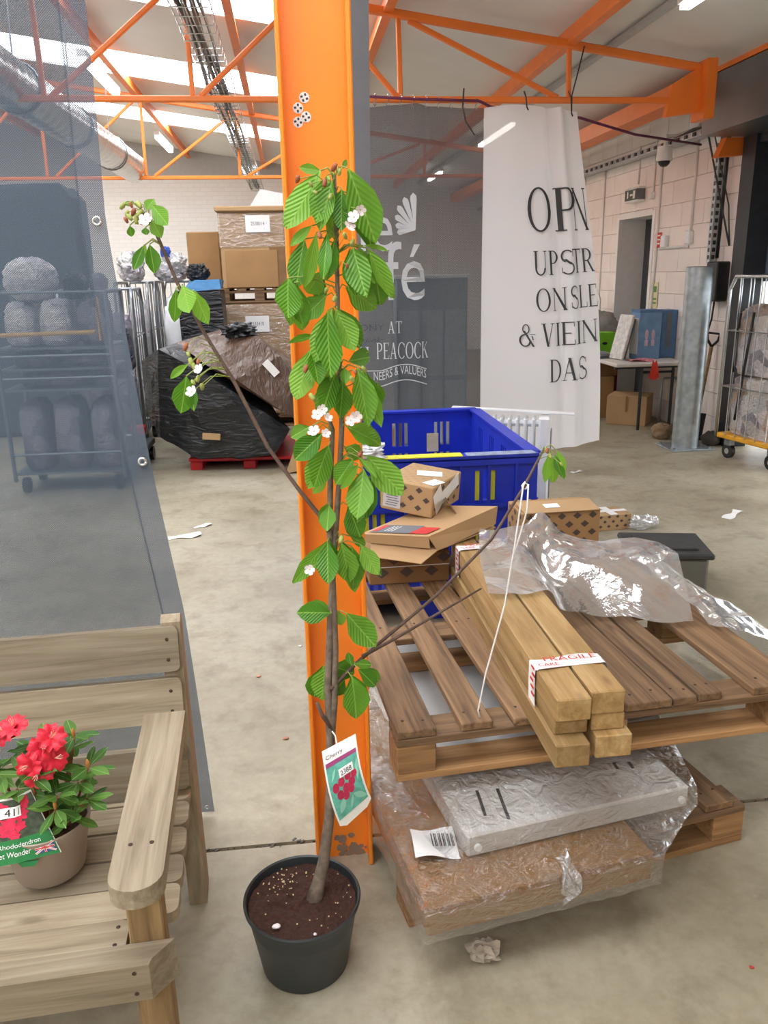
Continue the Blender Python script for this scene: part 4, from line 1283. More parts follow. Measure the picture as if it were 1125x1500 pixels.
M_redfl = plain('red_flower', '#cf1b33', 0.5, var=0.25, scale=3)
for (x, y, z, rx, rz) in [(0.03, -0.03, 0.295, 55, 25), (0.008, -0.045, 0.27, 70, -20), (0.045, -0.02, 0.31, 40, 40), (0.022, -0.05, 0.255, 80, 5), (0.05, -0.035, 0.275, 65, 55),
                          (-0.045, 0.0, 0.315, 35, -30), (-0.07, -0.02, 0.30, 55, -30), (-0.03, 0.005, 0.325, 20, 0), (-0.085, 0.0, 0.315, 25, 60), (-0.10, -0.02, 0.285, 60, -50)]:
    o = put('flower', RF, M_redfl, rh, (x, y, z), (math.radians(rx), 0, math.radians(rz)))
    o.scale = (0.025 + 0.004 * rr_.random(),) * 3
    stm = MB()
    for j in range(6):
        a = j * 1.05
        stm.tube([(0, 0, 0.05), (0.16 * math.cos(a), 0.16 * math.sin(a), 0.9)], 0.022, 4)
    stm.build('stamen', plain('stamen_cream', '#efc9b0', 0.6), o)
# plant label card leaning on the pot rim
def rl_pt(u, v, off=0.0):
    x = -0.10 + 0.155 * u
    x = x + (0.0 if u < 0.5 else -0.055 * v * (u - 0.5) * 2)
    y = -0.101 + 0.045 * v - off * 0.9 - 0.02 * (u - 0.6) ** 2
    z = 0.095 + 0.115 * v + off * 0.4
    return Vector((x, y + 0.035 * max(0, u - 0.5), z + 0.01 * (u - 0.5)))
cardr = MB().grid(lambda u, v: rl_pt(u, v), 8, 8).build('label_card', plain('label_edge', '#e9e6df', 0.4), rh)
RL = lambda k: (lambda u, v: rl_pt(u, v, 0.001 + 0.0008 * k))
patch_on(RL(0), 0, 0.99, 0.0, 0.36).build('green_band', plain('band_green', '#1f7a3d', 0.35, var=0.05), cardr)
patch_on(RL(0), 0, 0.985, 0.36, 0.97).build('picture_ground', plain('pic_dark', '#3f4a38', 0.35, var=0.5, scale=90), cardr)
for k, (u, v, r) in enumerate([(0.25, 0.55, .12), (0.45, 0.62, .13), (0.62, 0.72, .12), (0.4, 0.48, .1), (0.72, 0.88, .12), (0.2, 0.72, .12), (0.55, 0.55, .1), (0.3, 0.86, .1), (0.48, 0.42, .07)]):
    t = MB(); f_ = RL(1)
    t.add([f_(u, v)] + [f_(u + r * (1 + 0.25 * math.sin(a * 2.1 + k)) * math.cos(a * 0.4488), v + 0.8 * r * (1 + 0.25 * math.sin(a * 2.1 + k)) * math.sin(a * 0.4488)) for a in range(14)], [(0, 1 + a, 1 + (a + 1) % 14) for a in range(14)])
    t.build('printed_flower', plain('print_flower', '#d7264b', 0.35, var=0.2, scale=90), cardr)
t = MB(); text_on(t, 'Dwarf Rhododendron', RL(2), 0.02, 0.235, w=0.8, h=0.07); text_on(t, 'Scarlet Wonder', RL(2), 0.12, 0.10, w=0.55, h=0.085)
t.build('name_print', M_paper, cardr)
stk = patch_on(RL(2), 0.15, 0.60, 0.70, 0.86, 4, 3).build('lot_sticker', M_paper, cardr)
t = MB(); text_on(t, '411', RL(3), 0.36, 0.725, w=0.20, h=0.11); t.build('lot_number', M_black, cardr)
fg = patch_on(RL(2), 0.72, 0.97, 0.06, 0.20, 2, 2).build('flag_ground', plain('flag_blue', '#3b4a86', 0.4), cardr)
t = MB(); f_ = RL(3)
for (a, b) in (((0.72, 0.06), (0.97, 0.20)), ((0.72, 0.20), (0.97, 0.06)), ((0.845, 0.06), (0.845, 0.20)), ((0.72, 0.13), (0.97, 0.13))):
    dx, dy = b[0] - a[0], b[1] - a[1]; l = math.hypot(dx, dy * 1.5); nx, ny = -dy / l * 0.02, dx / l * 0.016
    t.add([f_(a[0] + nx, a[1] + ny), f_(b[0] + nx, b[1] + ny), f_(b[0] - nx, b[1] - ny), f_(a[0] - nx, a[1] - ny)], [(0, 1, 2, 3)])
t.build('flag_white', M_paper, cardr)
t = MB(); f_ = RL(4)
for (a, b, k) in (((0.845, 0.06), (0.845, 0.20), 1), ((0.72, 0.13), (0.97, 0.13), 1), ((0.72, 0.06), (0.97, 0.20), 0.5), ((0.72, 0.20), (0.97, 0.06), 0.5)):
    dx, dy = b[0] - a[0], b[1] - a[1]; l = math.hypot(dx, dy * 1.5); nx, ny = -dy / l * 0.011 * k, dx / l * 0.009 * k
    t.add([f_(a[0] + nx, a[1] + ny), f_(b[0] + nx, b[1] + ny), f_(b[0] - nx, b[1] - ny), f_(a[0] - nx, a[1] - ny)], [(0, 1, 2, 3)])
t.build('flag_red', M_red, cardr)
MB().prism([(-0.028, 0.090), (-0.020, 0.078), (0.004, 0.078), (0.012, 0.090)], 'y', -0.0925, -0.0895).build('label_tab', plain('tab_green', '#2d8f57', 0.4), rh)

# ================================================================== pallets and the load between them
def pallet(label, W_, D, boards, loc, rz, mats, group=None, xs=None):
    t = thing('wooden_pallet', label, 'pallet', loc, rz, group)
    A, B = mats
    xs = xs or [0.05, W_ / 2, W_ - 0.05]
    for y in (0.05, D / 2, D - 0.05):
        board('bottom_board', W_, 0.1, 0.02, B, t, (W_ / 2, y, 0.01), ch=0.002)
        for x in xs:
            board('block', 0.1, 0.1, 0.076, B, t, (x, y, 0.058), ch=0.003)
        board('stringer_board', W_, 0.1, 0.021, A, t, (W_ / 2, y, 0.1065), ch=0.002)
    for (a, b) in boards:
        bo = board('deck_board', D, b - a, 0.022, A, t, ((a + b) / 2, D / 2 + R.uniform(-0.004, 0.004), 0.1285), (0, 0, math.radians(90)), ch=0.0025)
        for xx in (-D / 2 + 0.05, 0.0, D / 2 - 0.05):
            for yy in (-0.25, 0.25):
                put('nail', _nail, M_nail, bo, (xx + R.uniform(-.01, .01), yy * (b - a), 0.0108))
    return t
UP_Z = 0.34
UR = math.radians(4.6)
pallet('rough brown wooden pallet lying on top of the wrapped load', 1.12, 1.2,
       [(0, 0.10), (0.165, 0.245), (0.30, 0.385), (0.44, 0.52), (0.60, 0.73), (0.735, 0.80), (0.81, 0.875), (0.965, 1.12)],
       (0.205, 1.70, UP_Z), UR, (W_pallet, W_pallet2))
LR = math.radians(11)
pallet('wooden pallet on the floor under the wrapped cartons', 0.99, 1.1, [(0, 0.1), (0.2, 0.3), (0.42, 0.52), (0.63, 0.73), (0.86, 0.95)],
       (0.215, 1.59, 0), LR, (W_pallet, W_pallet2))
# wrapped load: flat carton, pale panel, second panel, stretch wrap, paper label
ld = thing('wrapped_load', 'flat brown carton and pale grey panels in clear stretch wrap between two pallets', 'wrapped load', (0.233, 1.411, 0.14), math.radians(10.5))
MB().cbox((0.285, 0.42, 0.041), (0.57, 0.84, 0.078), 0.004).build('carton', plain('cardboard_wrapped', '#85602f', 0.75, var=0.08, scale=5), ld)
M_pan = plain('pale_panel', '#c9c6c0', 0.5, var=0.12, scale=5)
MB().cbox((0.14 + 0.305, 0.115 + 0.42, 0.114), (0.61, 0.84, 0.062), 0.006).build('panel', M_pan, ld)
MB().cbox((0.50, 0.70, 0.172), (0.66, 0.70, 0.05), 0.006).build('panel', plain('panel_white', '#c2c3c2', 0.5, var=0.08, scale=4), ld)
for x in (0.165, 0.725):
    MB().tube([(x, 0.1145, 0.112), (x, 0.106, 0.112)], 0.009, 14).build('bolt_cap', M_paper, ld)
for (x, y, L) in [(0.22, 0.22, .1), (0.27, 0.2, .12), (0.62, 0.25, .03), (0.66, 0.24, .03)]:
    MB().box((x, y, 0.1455), (0.008, L, 0.001), -0.2).build('dark_mark', M_ink, ld)
def wrap_fn(level):
    ring = {0: [(-0.012, -0.010), (0.582, -0.012), (0.60, 0.40), (0.60, 0.86), (-0.012, 0.86)],
            1: [(-0.012, -0.012), (0.585, -0.012), (0.66, 0.40), (0.68, 0.87), (-0.012, 0.87)],
            2: [(0.03, 0.03), (0.70, 0.07), (0.77, 0.25), (0.78, 0.97), (-0.005, 0.95)],
            3: [(0.125, 0.098), (0.762, 0.100), (0.768, 0.3), (0.772, 0.98), (0.0, 0.96)],
            4: [(0.13, 0.12), (0.76, 0.112), (0.766, 0.3), (0.77, 0.98), (0.02, 0.96)],
            5: [(0.12, 0.30), (0.80, 0.30), (0.83, 0.5), (0.84, 1.06), (0.10, 1.06)]}[level]
    z = [0.0, 0.081, 0.086, 0.10, 0.148, 0.199][level]
    return ring, z
def wrap_pt(u, v):
    s = v * 5; i = min(4, int(s)); f = s - i
    def at(l):
        ring, z = wrap_fn(l)
        n = len(ring); q = (u % 1.0) * n; j = int(q) % n; g = q - int(q)
        a, b = ring[j], ring[(j + 1) % n]
        return Vector((a[0] + (b[0] - a[0]) * g, a[1] + (b[1] - a[1]) * g, z))
    p = at(i).lerp(at(i + 1), f)
    c = Vector((0.37, 0.5, p.z)); d = (p - c).normalized()
    nz = noise.noise(Vector((p.x * 14, p.y * 14, p.z * 50))) + 0.6 * noise.noise(Vector((p.x * 40, p.y * 40, p.z * 20)))
    return p + d * (0.004 + 0.006 * abs(nz)) + Vector((0, 0, 0.003 * nz))
MB().grid(wrap_pt, 150, 30).build('stretch_wrap', FILM_wrap, ld, smooth=True)
tw_ = MB()
tw_.grid(lambda u, v: (0.335 + 0.05 * (u - 0.5) * (1 - v) ** 0.6 + 0.012 * math.sin(v * 9 + u * 4), -0.012 - 0.018 * math.sin(math.pi * v) - 0.012 * math.sin(u * 17) * (1 - v) + 0.07 * max(0, 0.4 - v), 0.012 + 0.11 * (1 - v) + 0.008 * math.sin(u * 13)), 16, 16)
tw_.build('wrap_tail', film('wrap_tail_film', lo=0.25, hi=0.9, scale=30, rough=0.15, milky=0.15), ld, smooth=True)
lbm = MB().grid(lambda u, v: (0.02 + 0.10 * u + 0.02 * v, 0.14 + 0.10 * v - 0.03 * u, 0.0975 + 0.006 * math.sin(u * 5 + v * 3)), 8, 6)
lbo = lbm.build('paper_label', M_paper, ld, smooth=True)
t = MB()
for k in range(16):
    if k % 3 != 1:
        t.box((0.075 + k * 0.0032, 0.178 - k * 0.001, 0.1048), (0.0016 if k % 2 else 0.0024, 0.045, 0.0006), -0.2)
t.build('barcode', M_ink, lbo)
sp_ = MB(); blob(sp_, (0, 0, 0.025), (0.036, 0.024, 0.026), 8, 0.6, 2.6, 22, 14, 0.8)
ps = sp_.build('paper_scrap', plain('scrap_paper', '#a59a8a', 0.8, var=0.2), smooth=False, loc=(0.375, 1.475, 0.0))
tag(ps, 'crumpled torn paper scrap on the floor under the carton', 'paper scrap')

# ------------------------------------------------------------------ timber stack on the pallet
TZ = UP_Z + 0.1395
def timber(label, x, y0, L, w_, h, z, rz=0.6):
    me = MB().cbox((0, 0, 0), (L, w_, h), 0.003).mesh('timber_post'); fix_normals(me)
    o = put('timber_post', me, W_timber, None, (x, y0 + L / 2, z + h / 2), (0, 0, math.radians(90 + rz)))
    tag(o, label, 'timber', 'taped timber posts on the pallet')
timber('bottom timber of the taped stack on its cherry tree side', 0.571, 1.505, 1.15, 0.080, 0.058, TZ)
timber('bottom timber of the taped stack on its doorway side', 0.676, 1.53, 1.12, 0.086, 0.058, TZ)
timber('middle timber of the taped stack on its cherry tree side', 0.579, 1.548, 1.12, 0.078, 0.042, TZ + 0.0585)
timber('middle timber of the taped stack on its doorway side', 0.668, 1.552, 1.1, 0.078, 0.042, TZ + 0.0585)
timber('top timber of the taped stack on its cherry tree side', 0.578, 1.53, 1.14, 0.080, 0.056, TZ + 0.101)
timber('top timber of the taped stack on its doorway side', 0.664, 1.55, 1.1, 0.080, 0.058, TZ + 0.101)
def tape(label, y, dx, rz):
    t_ = thing('fragile_tape', label, 'tape', (0.62 + dx, y, 0), math.radians(rz), 'fragile tape round the timbers')
    z1 = TZ + 0.1035 + 0.056; z0 = TZ + 0.075
    prof = [(-0.0845, z0 - 0.02), (-0.0845, z1 - 0.004), (-0.080, z1 + 0.0015), (0.0, z1 + 0.001), (0.086, z1 + 0.003), (0.0925, z1 - 0.003), (0.0925, z0)]
    mb = MB()
    for wv in (-0.024, 0.024):
        pass
    n_ = len(prof)
    def fn(u, v):
        q = u * (n_ - 1); i = min(n_ - 2, int(q)); g = q - i
        a, b = prof[i], prof[i + 1]
        return (a[0] + (b[0] - a[0]) * g, (v - 0.5) * 0.05 + 0.006 * math.sin(u * 14), a[1] + (b[1] - a[1]) * g + 0.0015 * math.sin(v * 9 + u * 20))
    tp = mb.grid(fn, 60, 6).build('tape_band', M_paper, t_, smooth=True)
    tx = MB()
    text_on(tx, 'FRAGILE', lambda x, y_: (x, y_ + 0.006, z1 + 0.0045 + max(0, x) * 0.024), -0.055, -0.003, w=0.13, h=0.021)
    text_on(tx, 'CARE', lambda x, y_: (x, y_ + 0.004, z1 + 0.0042 + max(0, x) * 0.024), -0.075, -0.024, w=0.05, h=0.014)
    for k in range(5):
        tx.box((-0.0868, -0.012 + 0.006 * (k % 3), z0 + 0.012 + 0.017 * k), (0.001, 0.022, 0.006))
    tx.build('tape_lettering', M_red, tp)
tape('white tape with red fragile lettering round the near timber ends', 1.70, 0.003, 0.6)
tape('white tape with red fragile lettering round the timbers beside the cartons', 2.565, -0.006, 0.6)

# ------------------------------------------------------------------ clear plastic over the pallet
def spline_grid(C, u, v):
    nu, nv = len(C[0]) - 1, len(C) - 1
    def cr(p0, p1, p2, p3, t):
        return 0.5 * ((2 * p1) + (-p0 + p2) * t + (2 * p0 - 5 * p1 + 4 * p2 - p3) * t * t + (-p0 + 3 * p1 - 3 * p2 + p3) * t ** 3)
    q = v * nv; j = min(nv - 1, int(q)); g = q - j
    rows = []
    for jj in (j - 1, j, j + 1, j + 2):
        row = C[max(0, min(nv, jj))]
        p = u * nu; i = min(nu - 1, int(p)); f = p - i
        pts = [Vector(row[max(0, min(nu, ii))]) for ii in (i - 1, i, i + 1, i + 2)]
        rows.append(cr(*pts, f))
    return cr(*rows, g)
BAG = [  # front row to back row
    [(0.531, 2.12, 0.648), (0.61, 2.10, 0.650), (0.715, 2.13, 0.64), (0.79, 2.22, 0.54), (0.90, 2.25, 0.50), (0.99, 2.23, 0.497), (1.09, 2.18, 0.494), (1.19, 2.16, 0.494)],
    [(0.55, 2.26, 0.652), (0.63, 2.26, 0.655), (0.72, 2.28, 0.645), (0.80, 2.31, 0.57), (0.89, 2.32, 0.57), (0.98, 2.29, 0.575), (1.10, 2.25, 0.575), (1.20, 2.24, 0.57)],
    [(0.57, 2.40, 0.655), (0.64, 2.40, 0.658), (0.73, 2.44, 0.65), (0.80, 2.46, 0.60), (0.87, 2.42, 0.64), (0.97, 2.37, 0.635), (1.12, 2.34, 0.637), (1.215, 2.33, 0.635)],
    [(0.60, 2.54, 0.665), (0.66, 2.54, 0.665), (0.75, 2.58, 0.66), (0.83, 2.62, 0.665), (0.90, 2.54, 0.64), (0.99, 2.48, 0.635), (1.13, 2.44, 0.645), (1.225, 2.38, 0.645)],
    [(0.62, 2.62, 0.69), (0.69, 2.63, 0.68), (0.79, 2.67, 0.675), (0.868, 2.70, 0.705), (0.93, 2.63, 0.645), (1.03, 2.57, 0.63), (1.15, 2.53, 0.65), (1.22, 2.45, 0.645)]]
def bag_pt(u, v):
    p = spline_grid(BAG, u, v)
    a = noise.noise(Vector((p.x * 7, p.y * 7, 3))); b = noise.noise(Vector((p.x * 19, p.y * 15, 8)))
    return p + Vector((0, 0, 0.007 * (1 - abs(a) * 2.4) + 0.002 * b))
bagb = MB().grid(bag_pt, 90, 54)
tag(bagb.build('clear_plastic_bag', FILM_bag, smooth=True), 'large clear plastic bag draped over the timbers and pallet', 'plastic bag')
SH = [[(1.225, 2.11, 0.497), (1.30, 2.06, 0.497), (1.42, 2.02, 0.46), (1.54, 1.98, 0.36)],
      [(1.235, 2.32, 0.502), (1.31, 2.30, 0.51), (1.46, 2.26, 0.42), (1.62, 2.20, 0.18)],
      [(1.235, 2.60, 0.505), (1.30, 2.58, 0.51), (1.46, 2.52, 0.36), (1.64, 2.50, 0.06)],
      [(1.18, 2.80, 0.505), (1.30, 2.80, 0.50), (1.42, 2.86, 0.25), (1.56, 2.88, 0.02)]]
def sh_pt(u, v):
    p = spline_grid(SH, u, v)
    return p + Vector((0, 0, 0.014 * noise.noise(Vector((p.x * 11, p.y * 9, 1))) + 0.007 * noise.noise(Vector((p.x * 30, p.y * 26, 5))) + 0.008))
shb = MB().grid(sh_pt, 50, 40)
tag(shb.build('plastic_sheet', FILM_bag, smooth=True), 'crumpled clear plastic sheet spilling over the pallet edge to the floor', 'plastic sheet')

# ------------------------------------------------------------------ cartons on the pallet
def diamonds(mb, fn, w_, h, step, size):
    j = 0
    y = step * 0.5
    while y < h:
        x = step * 0.5 + (step / 2 if j % 2 else 0)
        while x < w_ - size * 0.4:
            a = size
            mb.add([fn(x - a, y), fn(x, y - a * 0.8), fn(x + a, y), fn(x, y + a * 0.8)], [(0, 1, 2, 3)])
            x += step
        y += step * 0.55; j += 1
def printed_carton(name, label, s, loc, rz, mat=None, tilt=(0, 0), step=0.075, size=0.022, shut=True):
    t_ = thing(name, label, 'carton', loc, rz)
    t_.rotation_euler = (tilt[0], tilt[1], rz)
    x, y, z = s
    MB().cbox((x / 2, y / 2, z / 2), s, 0.004).build('carton_body', mat or M_card, t_)
    for fn_, len_ in ((lambda a, b: (a, -0.0008, b), x), (lambda a, b: (x + 0.0008, a, b), y), (lambda a, b: (-0.0008, a, b), y)):
        d = MB(); diamonds(d, fn_, len_, z, step, size)
        do_ = d.build('logo_pattern', M_logo, t_); do_['kind'] = 'stuff'
    d = MB()
    diamonds(d, lambda a, b: (a, b, z + 0.0008), x, y, step * 0.7, size * 0.6)
    do_ = d.build('lid_pattern', plain('logo_faint', '#9c8468', 0.8), t_); do_['kind'] = 'stuff'
    return t_
PZ = TZ
# the long low carton under the opened sleeve
ca = printed_carton('logo_carton', 'low brown carton with dark diamond logos on the pallet', (0.29, 0.22, 0.115), (0.232, 2.662, PZ), math.radians(1), M_card3, step=0.09, size=0.026)
MB().box((0.145, -0.0005, 0.066), (0.29, 0.0016, 0.003)).build('tape_strip', M_paper, ca)
# opened sleeve with red and grey print
sl = thing('opened_carton_sleeve', 'opened brown carton sleeve with a grey and red panel on top', 'carton', (0.212, 2.70, PZ + 0.13), 0)
sl.rotation_euler = (math.radians(2), math.radians(-5), math.radians(-18))
sl.scale = (1.08, 1.08, 1.0)
fl_ = MB()
fl_.add([(0, 0, 0.05), (0.235, -0.05, 0.05), (0.235, -0.05, 0.01), (0.0, 0.0, 0.025)], [(0, 1, 2, 3)])
fl_.add([(0, 0, 0.05), (0.235, -0.05, 0.05), (0.44, 0.16, 0.075), (0.20, 0.22, 0.07)], [(0, 1, 2, 3)])
fl_.add([(0.235, -0.05, 0.05), (0.44, 0.16, 0.075), (0.43, 0.15, 0.015), (0.26, -0.045, 0.0)], [(0, 1, 2, 3)])
fl_.add([(0.03, 0.01, 0.02), (0.26, -0.045, 0.0), (0.43, 0.15, 0.0), (0.2, 0.22, 0.01)], [(0, 1, 2, 3)])
fl_.add([(0.03, 0.01, 0.02), (0.26, -0.045, 0.0), (0.21, -0.09, -0.03), (0.04, -0.05, -0.015)], [(0, 1, 2, 3)])
so = fl_.build('sleeve', M_card2, sl)
sm = so.modifiers.new('thick', 'SOLIDIFY'); sm.thickness = 0.004
Q = lambda u, v: (Vector((0, 0, 0.05)).lerp(Vector((0.235, -0.05, 0.05)), u)).lerp(Vector((0.20, 0.22, 0.07)).lerp(Vector((0.44, 0.16, 0.075)), u), v) + Vector((0, 0, 0.0072))
MB().grid(lambda u, v: Q(0.08 + 0.58 * u, 0.05 + 0.24 * v), 2, 2).build('grey_panel', M_glue, sl)
MB().grid(lambda u, v: Q(0.66 + 0.26 * u, 0.05 + 0.20 * v), 2, 2).build('red_panel', M_red, sl)
t = MB().grid(lambda u, v: Q(0.09 + 0.08 * u, 0.08 + 0.18 * v) + Vector((0, 0, 0.001)), 2, 2); t.build('red_mark', M_red, sl)
t = MB()
for k in range(3):
    t.grid(lambda u, v: Q(0.26 + 0.05 * k + 0.014 * u, 0.09 + 0.15 * v) + Vector((0, 0, 0.001)), 1, 1)
t.build('print_lines', M_paper, sl)
# tilted carton on top with white paper labels
cb = printed_carton('logo_carton', 'tilted brown carton with white paper labels atop the opened sleeve', (0.205, 0.27, 0.115), (0.293, 2.825, PZ + 0.240), math.radians(-33), M_card2, (math.radians(0), math.radians(5)), 0.06, 0.014)
MB().box((0.12, 0.16, 0.1165), (0.095, 0.065, 0.001), 0.4).build('paper_label', M_paper, cb)
MB().box((0.2068, 0.05, 0.06), (0.001, 0.07, 0.09), mat=Matrix.Rotation(0.5, 3, 'X')).build('white_tape', M_paper, cb)
MB().box((0.2072, 0.16, 0.075), (0.001, 0.16, 0.05), mat=Matrix.Rotation(0.25, 3, 'X')).build('white_tape', M_paper, cb)
MB().box((0.18, 0.06, 0.1168), (0.05, 0.07, 0.001), -0.3).build('white_tape', M_paper, cb)
dl = MB().box((0.045, -0.0014, 0.05), (0.07, 0.001, 0.075)).build('printed_label', plain('label_grey', '#c9c9cc', 0.6), cb)
t = MB()
for k in range(7):
    t.box((0.045 + R.uniform(-.006, .006), -0.0022, 0.022 + k * 0.009), (0.045, 0.0006, 0.003))
t.build('label_print', M_glue, dl)
fp = MB().cbox((0, 0, 0), (0.06, 0.09, 0.004), 0.001, mat=Matrix.Rotation(1.0, 3, 'Y'))
tag(fp.build('carton_flap', M_card3, loc=(0.548, 2.765, PZ + 0.248)), 'loose torn brown carton flap behind the tilted carton', 'carton flap')
fp2 = MB().cbox((0, 0, 0.09), (0.075, 0.10, 0.18), 0.003)
tag(fp2.build('carton_offcut', M_card3, loc=(0.62, 2.885, PZ)), 'upright narrow brown carton standing behind the taped timbers', 'carton')
# carton behind the plastic bag
cc_ = printed_carton('logo_carton', 'brown carton with diamond logos standing behind the clear bag', (0.31, 0.19, 0.185), (0.835, 2.83, PZ), math.radians(2), M_card, (0, 0), 0.062, 0.017)
MB().cbox((0.155, 0.05, 0.194), (0.30, 0.12, 0.004), 0.001, mat=Matrix.Rotation(0.10, 3, 'X')).build('lid_flap', M_card2, cc_)
MB().box((0.13, 0.05, 0.1975), (0.06, 0.04, 0.001), mat=Matrix.Rotation(0.10, 3, 'X')).build('white_tape', M_paper, cc_)

# ================================================================== blue crate
bc = thing('blue_crate', 'large blue plastic pallet crate with slotted walls', 'crate', (0.12, 3.40, 0))
CW, CD, CHT = 0.945, 1.26, 0.76
def slotted(name, L, to3, rim=True):
    mb = MB()
    t0, t1 = 0.0, 0.03
    def blk(s0, s1, z0, z1, a=t0, b=t1):
        pts = [to3(s, d, z) for s in (s0, s1) for d in (a, b) for z in (z0, z1)]
        mb.add(pts, [(0, 1, 3, 2), (4, 6, 7, 5), (0, 4, 5, 1), (2, 3, 7, 6), (0, 2, 6, 4), (1, 5, 7, 3)])
    slots = []
    s = 0.16
    while s < L - 0.12:
        for k in range(3):
            slots.append((s + k * 0.036, s + k * 0.036 + 0.022))
        s += 0.25
    prev = 0
    bands = [(0.14, 0.33), (0.37, 0.52), (0.56, 0.70)]
    for a, b in slots:
        blk(prev, a, 0.1, CHT); prev = b
        zz = 0.1
        for (p, q) in bands:
            blk(a, b, zz, p); zz = q
        blk(a, b, zz, CHT)
    blk(prev, L, 0.1, CHT)
    # outer ribs and rim
    for z in (0.12, 0.35, 0.54, CHT - 0.02):
        blk(0, L, z - 0.012, z + 0.012, -0.018, 0.0)
    s = 0.09
    while s < L - 0.05:
        blk(s, s + 0.012, 0.12, CHT - 0.02, -0.014, 0.0); s += 0.125
    blk(0, L, CHT, CHT + 0.012, -0.02, 0.045)
    return mb.build(name, M_blue, bc)
slotted('crate_wall', CW, lambda s, d, z: (s, d, z))
slotted('crate_wall', CW, lambda s, d, z: (CW - s, CD - d, z))
slotted('crate_wall', CD - 0.06, lambda s, d, z: (CW - d, s + 0.03, z))
slotted('crate_wall', CD - 0.06, lambda s, d, z: (d, CD - 0.03 - s, z))
MB().bx(0, CW, 0, CD, 0.1, 0.13).build('crate_base', M_blue, bc)
for x in (0.06, CW / 2, CW - 0.06):
    MB().bx(x - 0.06, x + 0.06, 0, CD, 0, 0.1).build('skid', M_blue, bc)
MB().bx(0.16, 0.60, -0.021, 0.046, CHT + 0.012, CHT + 0.016).build('yellow_rim_strip', M_yellow, bc)
MB().bx(0.62, 0.93, -0.021, 0.046, CHT + 0.012, CHT + 0.014).build('worn_rim_strip', plain('worn_rim', '#8f9bb8', 0.6, var=0.3, scale=30), bc)
# yellow inserts filling some slots of the near wall
for k in range(12):
    if k % 3 == 1 and k > 6:
        continue
    xs_ = 0.16 + (k // 3) * 0.25 + (k % 3) * 0.036 + 0.011
    if xs_ < CW - 0.03:
        for (p_, q_) in ((0.37, 0.52), (0.56, 0.70)):
            MB().bx(xs_ - 0.0108, xs_ + 0.0108, 0.012, 0.022, p_, q_).build('yellow_insert', M_yellow, bc)
# white bags heaped on the crate edge
def sack(mb, r, seed, amp=0.18, crease=0.12, e=0.55, nu=48, nv=32):
    """Boxy full sack standing on z = 0; never wider than its half sizes r."""
    def pw(c): return math.copysign(abs(c) ** e, c)
    def fn(u, v):
        a = 2 * math.pi * u; b = math.pi * v
        d = Vector((math.sin(b) * math.cos(a), math.sin(b) * math.sin(a), math.cos(b)))
        k = 1 - amp * (0.5 + 0.5 * noise.noise(d * 2.1 + Vector((seed * 3.1, seed * 1.7, 5))))
        k -= crease * min(1, 2.2 * abs(noise.noise(d * 4.5 + Vector((4, seed, 1))))) * 0.6 + crease * min(1, 2.2 * abs(noise.noise(d * 11 + Vector((seed, 2, 7))))) * 0.4
        s_ = abs(math.sin(b)) ** e
        c_ = pw(math.cos(b)); c_ = c_ * k if c_ > 0 else c_
        return (r[0] * s_ * pw(math.cos(a)) * k, r[1] * s_ * pw(math.sin(a)) * k, r[2] * (0.85 + max(-0.85, c_)))
    return mb.grid(fn, nu, nv)
wbag = MB(); sack(wbag, (0.095, 0.085, 0.058), 3, 0.45, 0.35)
tag(wbag.build('white_bag', M_plastic_w, loc=(0.245, 3.50, 0.826), smooth=True), 'crumpled white plastic bag heaped at the corner of the blue crate', 'bag')
wbag = MB(); sack(wbag, (0.15, 0.16, 0.032), 6, 0.35, 0.3)
tag(wbag.build('white_bag', M_plastic_w, loc=(0.27, 3.46, 0.774), smooth=True), 'flat white plastic bag draped over the blue crate rim', 'bag')
pn = MB().cbox((0, 0, 0), (0.07, 0.004, 0.11), 0.001)
tag(pn.build('paper_note', plain('yellowed_note', '#cfc39a', 0.7), loc=(0.80, 4.62, 0.58)), 'yellowed paper note stuck inside the blue crate', 'note')

# ================================================================== white radiator and white strip behind the crate
rd = thing('oil_radiator', 'white finned oil radiator standing behind the blue crate', 'radiator', (1.14, 4.78, 0), math.radians(-20))
fin = MB().cbox((0, 0, 0.40), (0.02, 0.15, 0.60), 0.008).mesh('fin'); fix_normals(fin)
for k in range(7):
    put('fin', fin, M_plastic_w, rd, (0.02 + k * 0.048, 0, 0))
MB().cbox((0.375, 0, 0.40), (0.07, 0.17, 0.62), 0.012).build('control_box', M_plastic_w, rd)
MB().cbox((0.412, 0, 0.40), (0.006, 0.10, 0.45), 0.002).build('control_panel', M_glue, rd)
MB().tube([(-0.01, 0, 0.14), (0.35, 0, 0.14)], 0.02, 8).build('lower_pipe', M_plastic_w, rd)
MB().tube([(-0.01, 0, 0.66), (0.35, 0, 0.66)], 0.02, 8).build('upper_pipe', M_plastic_w, rd)
for x in (0.06, 0.32):
    MB().cbox((x, 0, 0.05), (0.04, 0.24, 0.025), 0.005).build('foot', M_black, rd)
    for y in (-0.1, 0.1):
        MB().tube([(x - 0.012, y, 0.022), (x + 0.012, y, 0.022)], 0.022, 10).build('castor', M_black, rd)
wp = MB().cbox((0, 0, 0), (0.74, 0.05, 0.014), 0.003)
wpo = wp.build('white_strip', M_plastic_w, loc=(1.31, 4.73, 0.733)); wpo.rotation_euler = (0, math.radians(2), math.radians(-20))
tag(wpo, 'long white plastic strip lying over the radiator', 'strip')

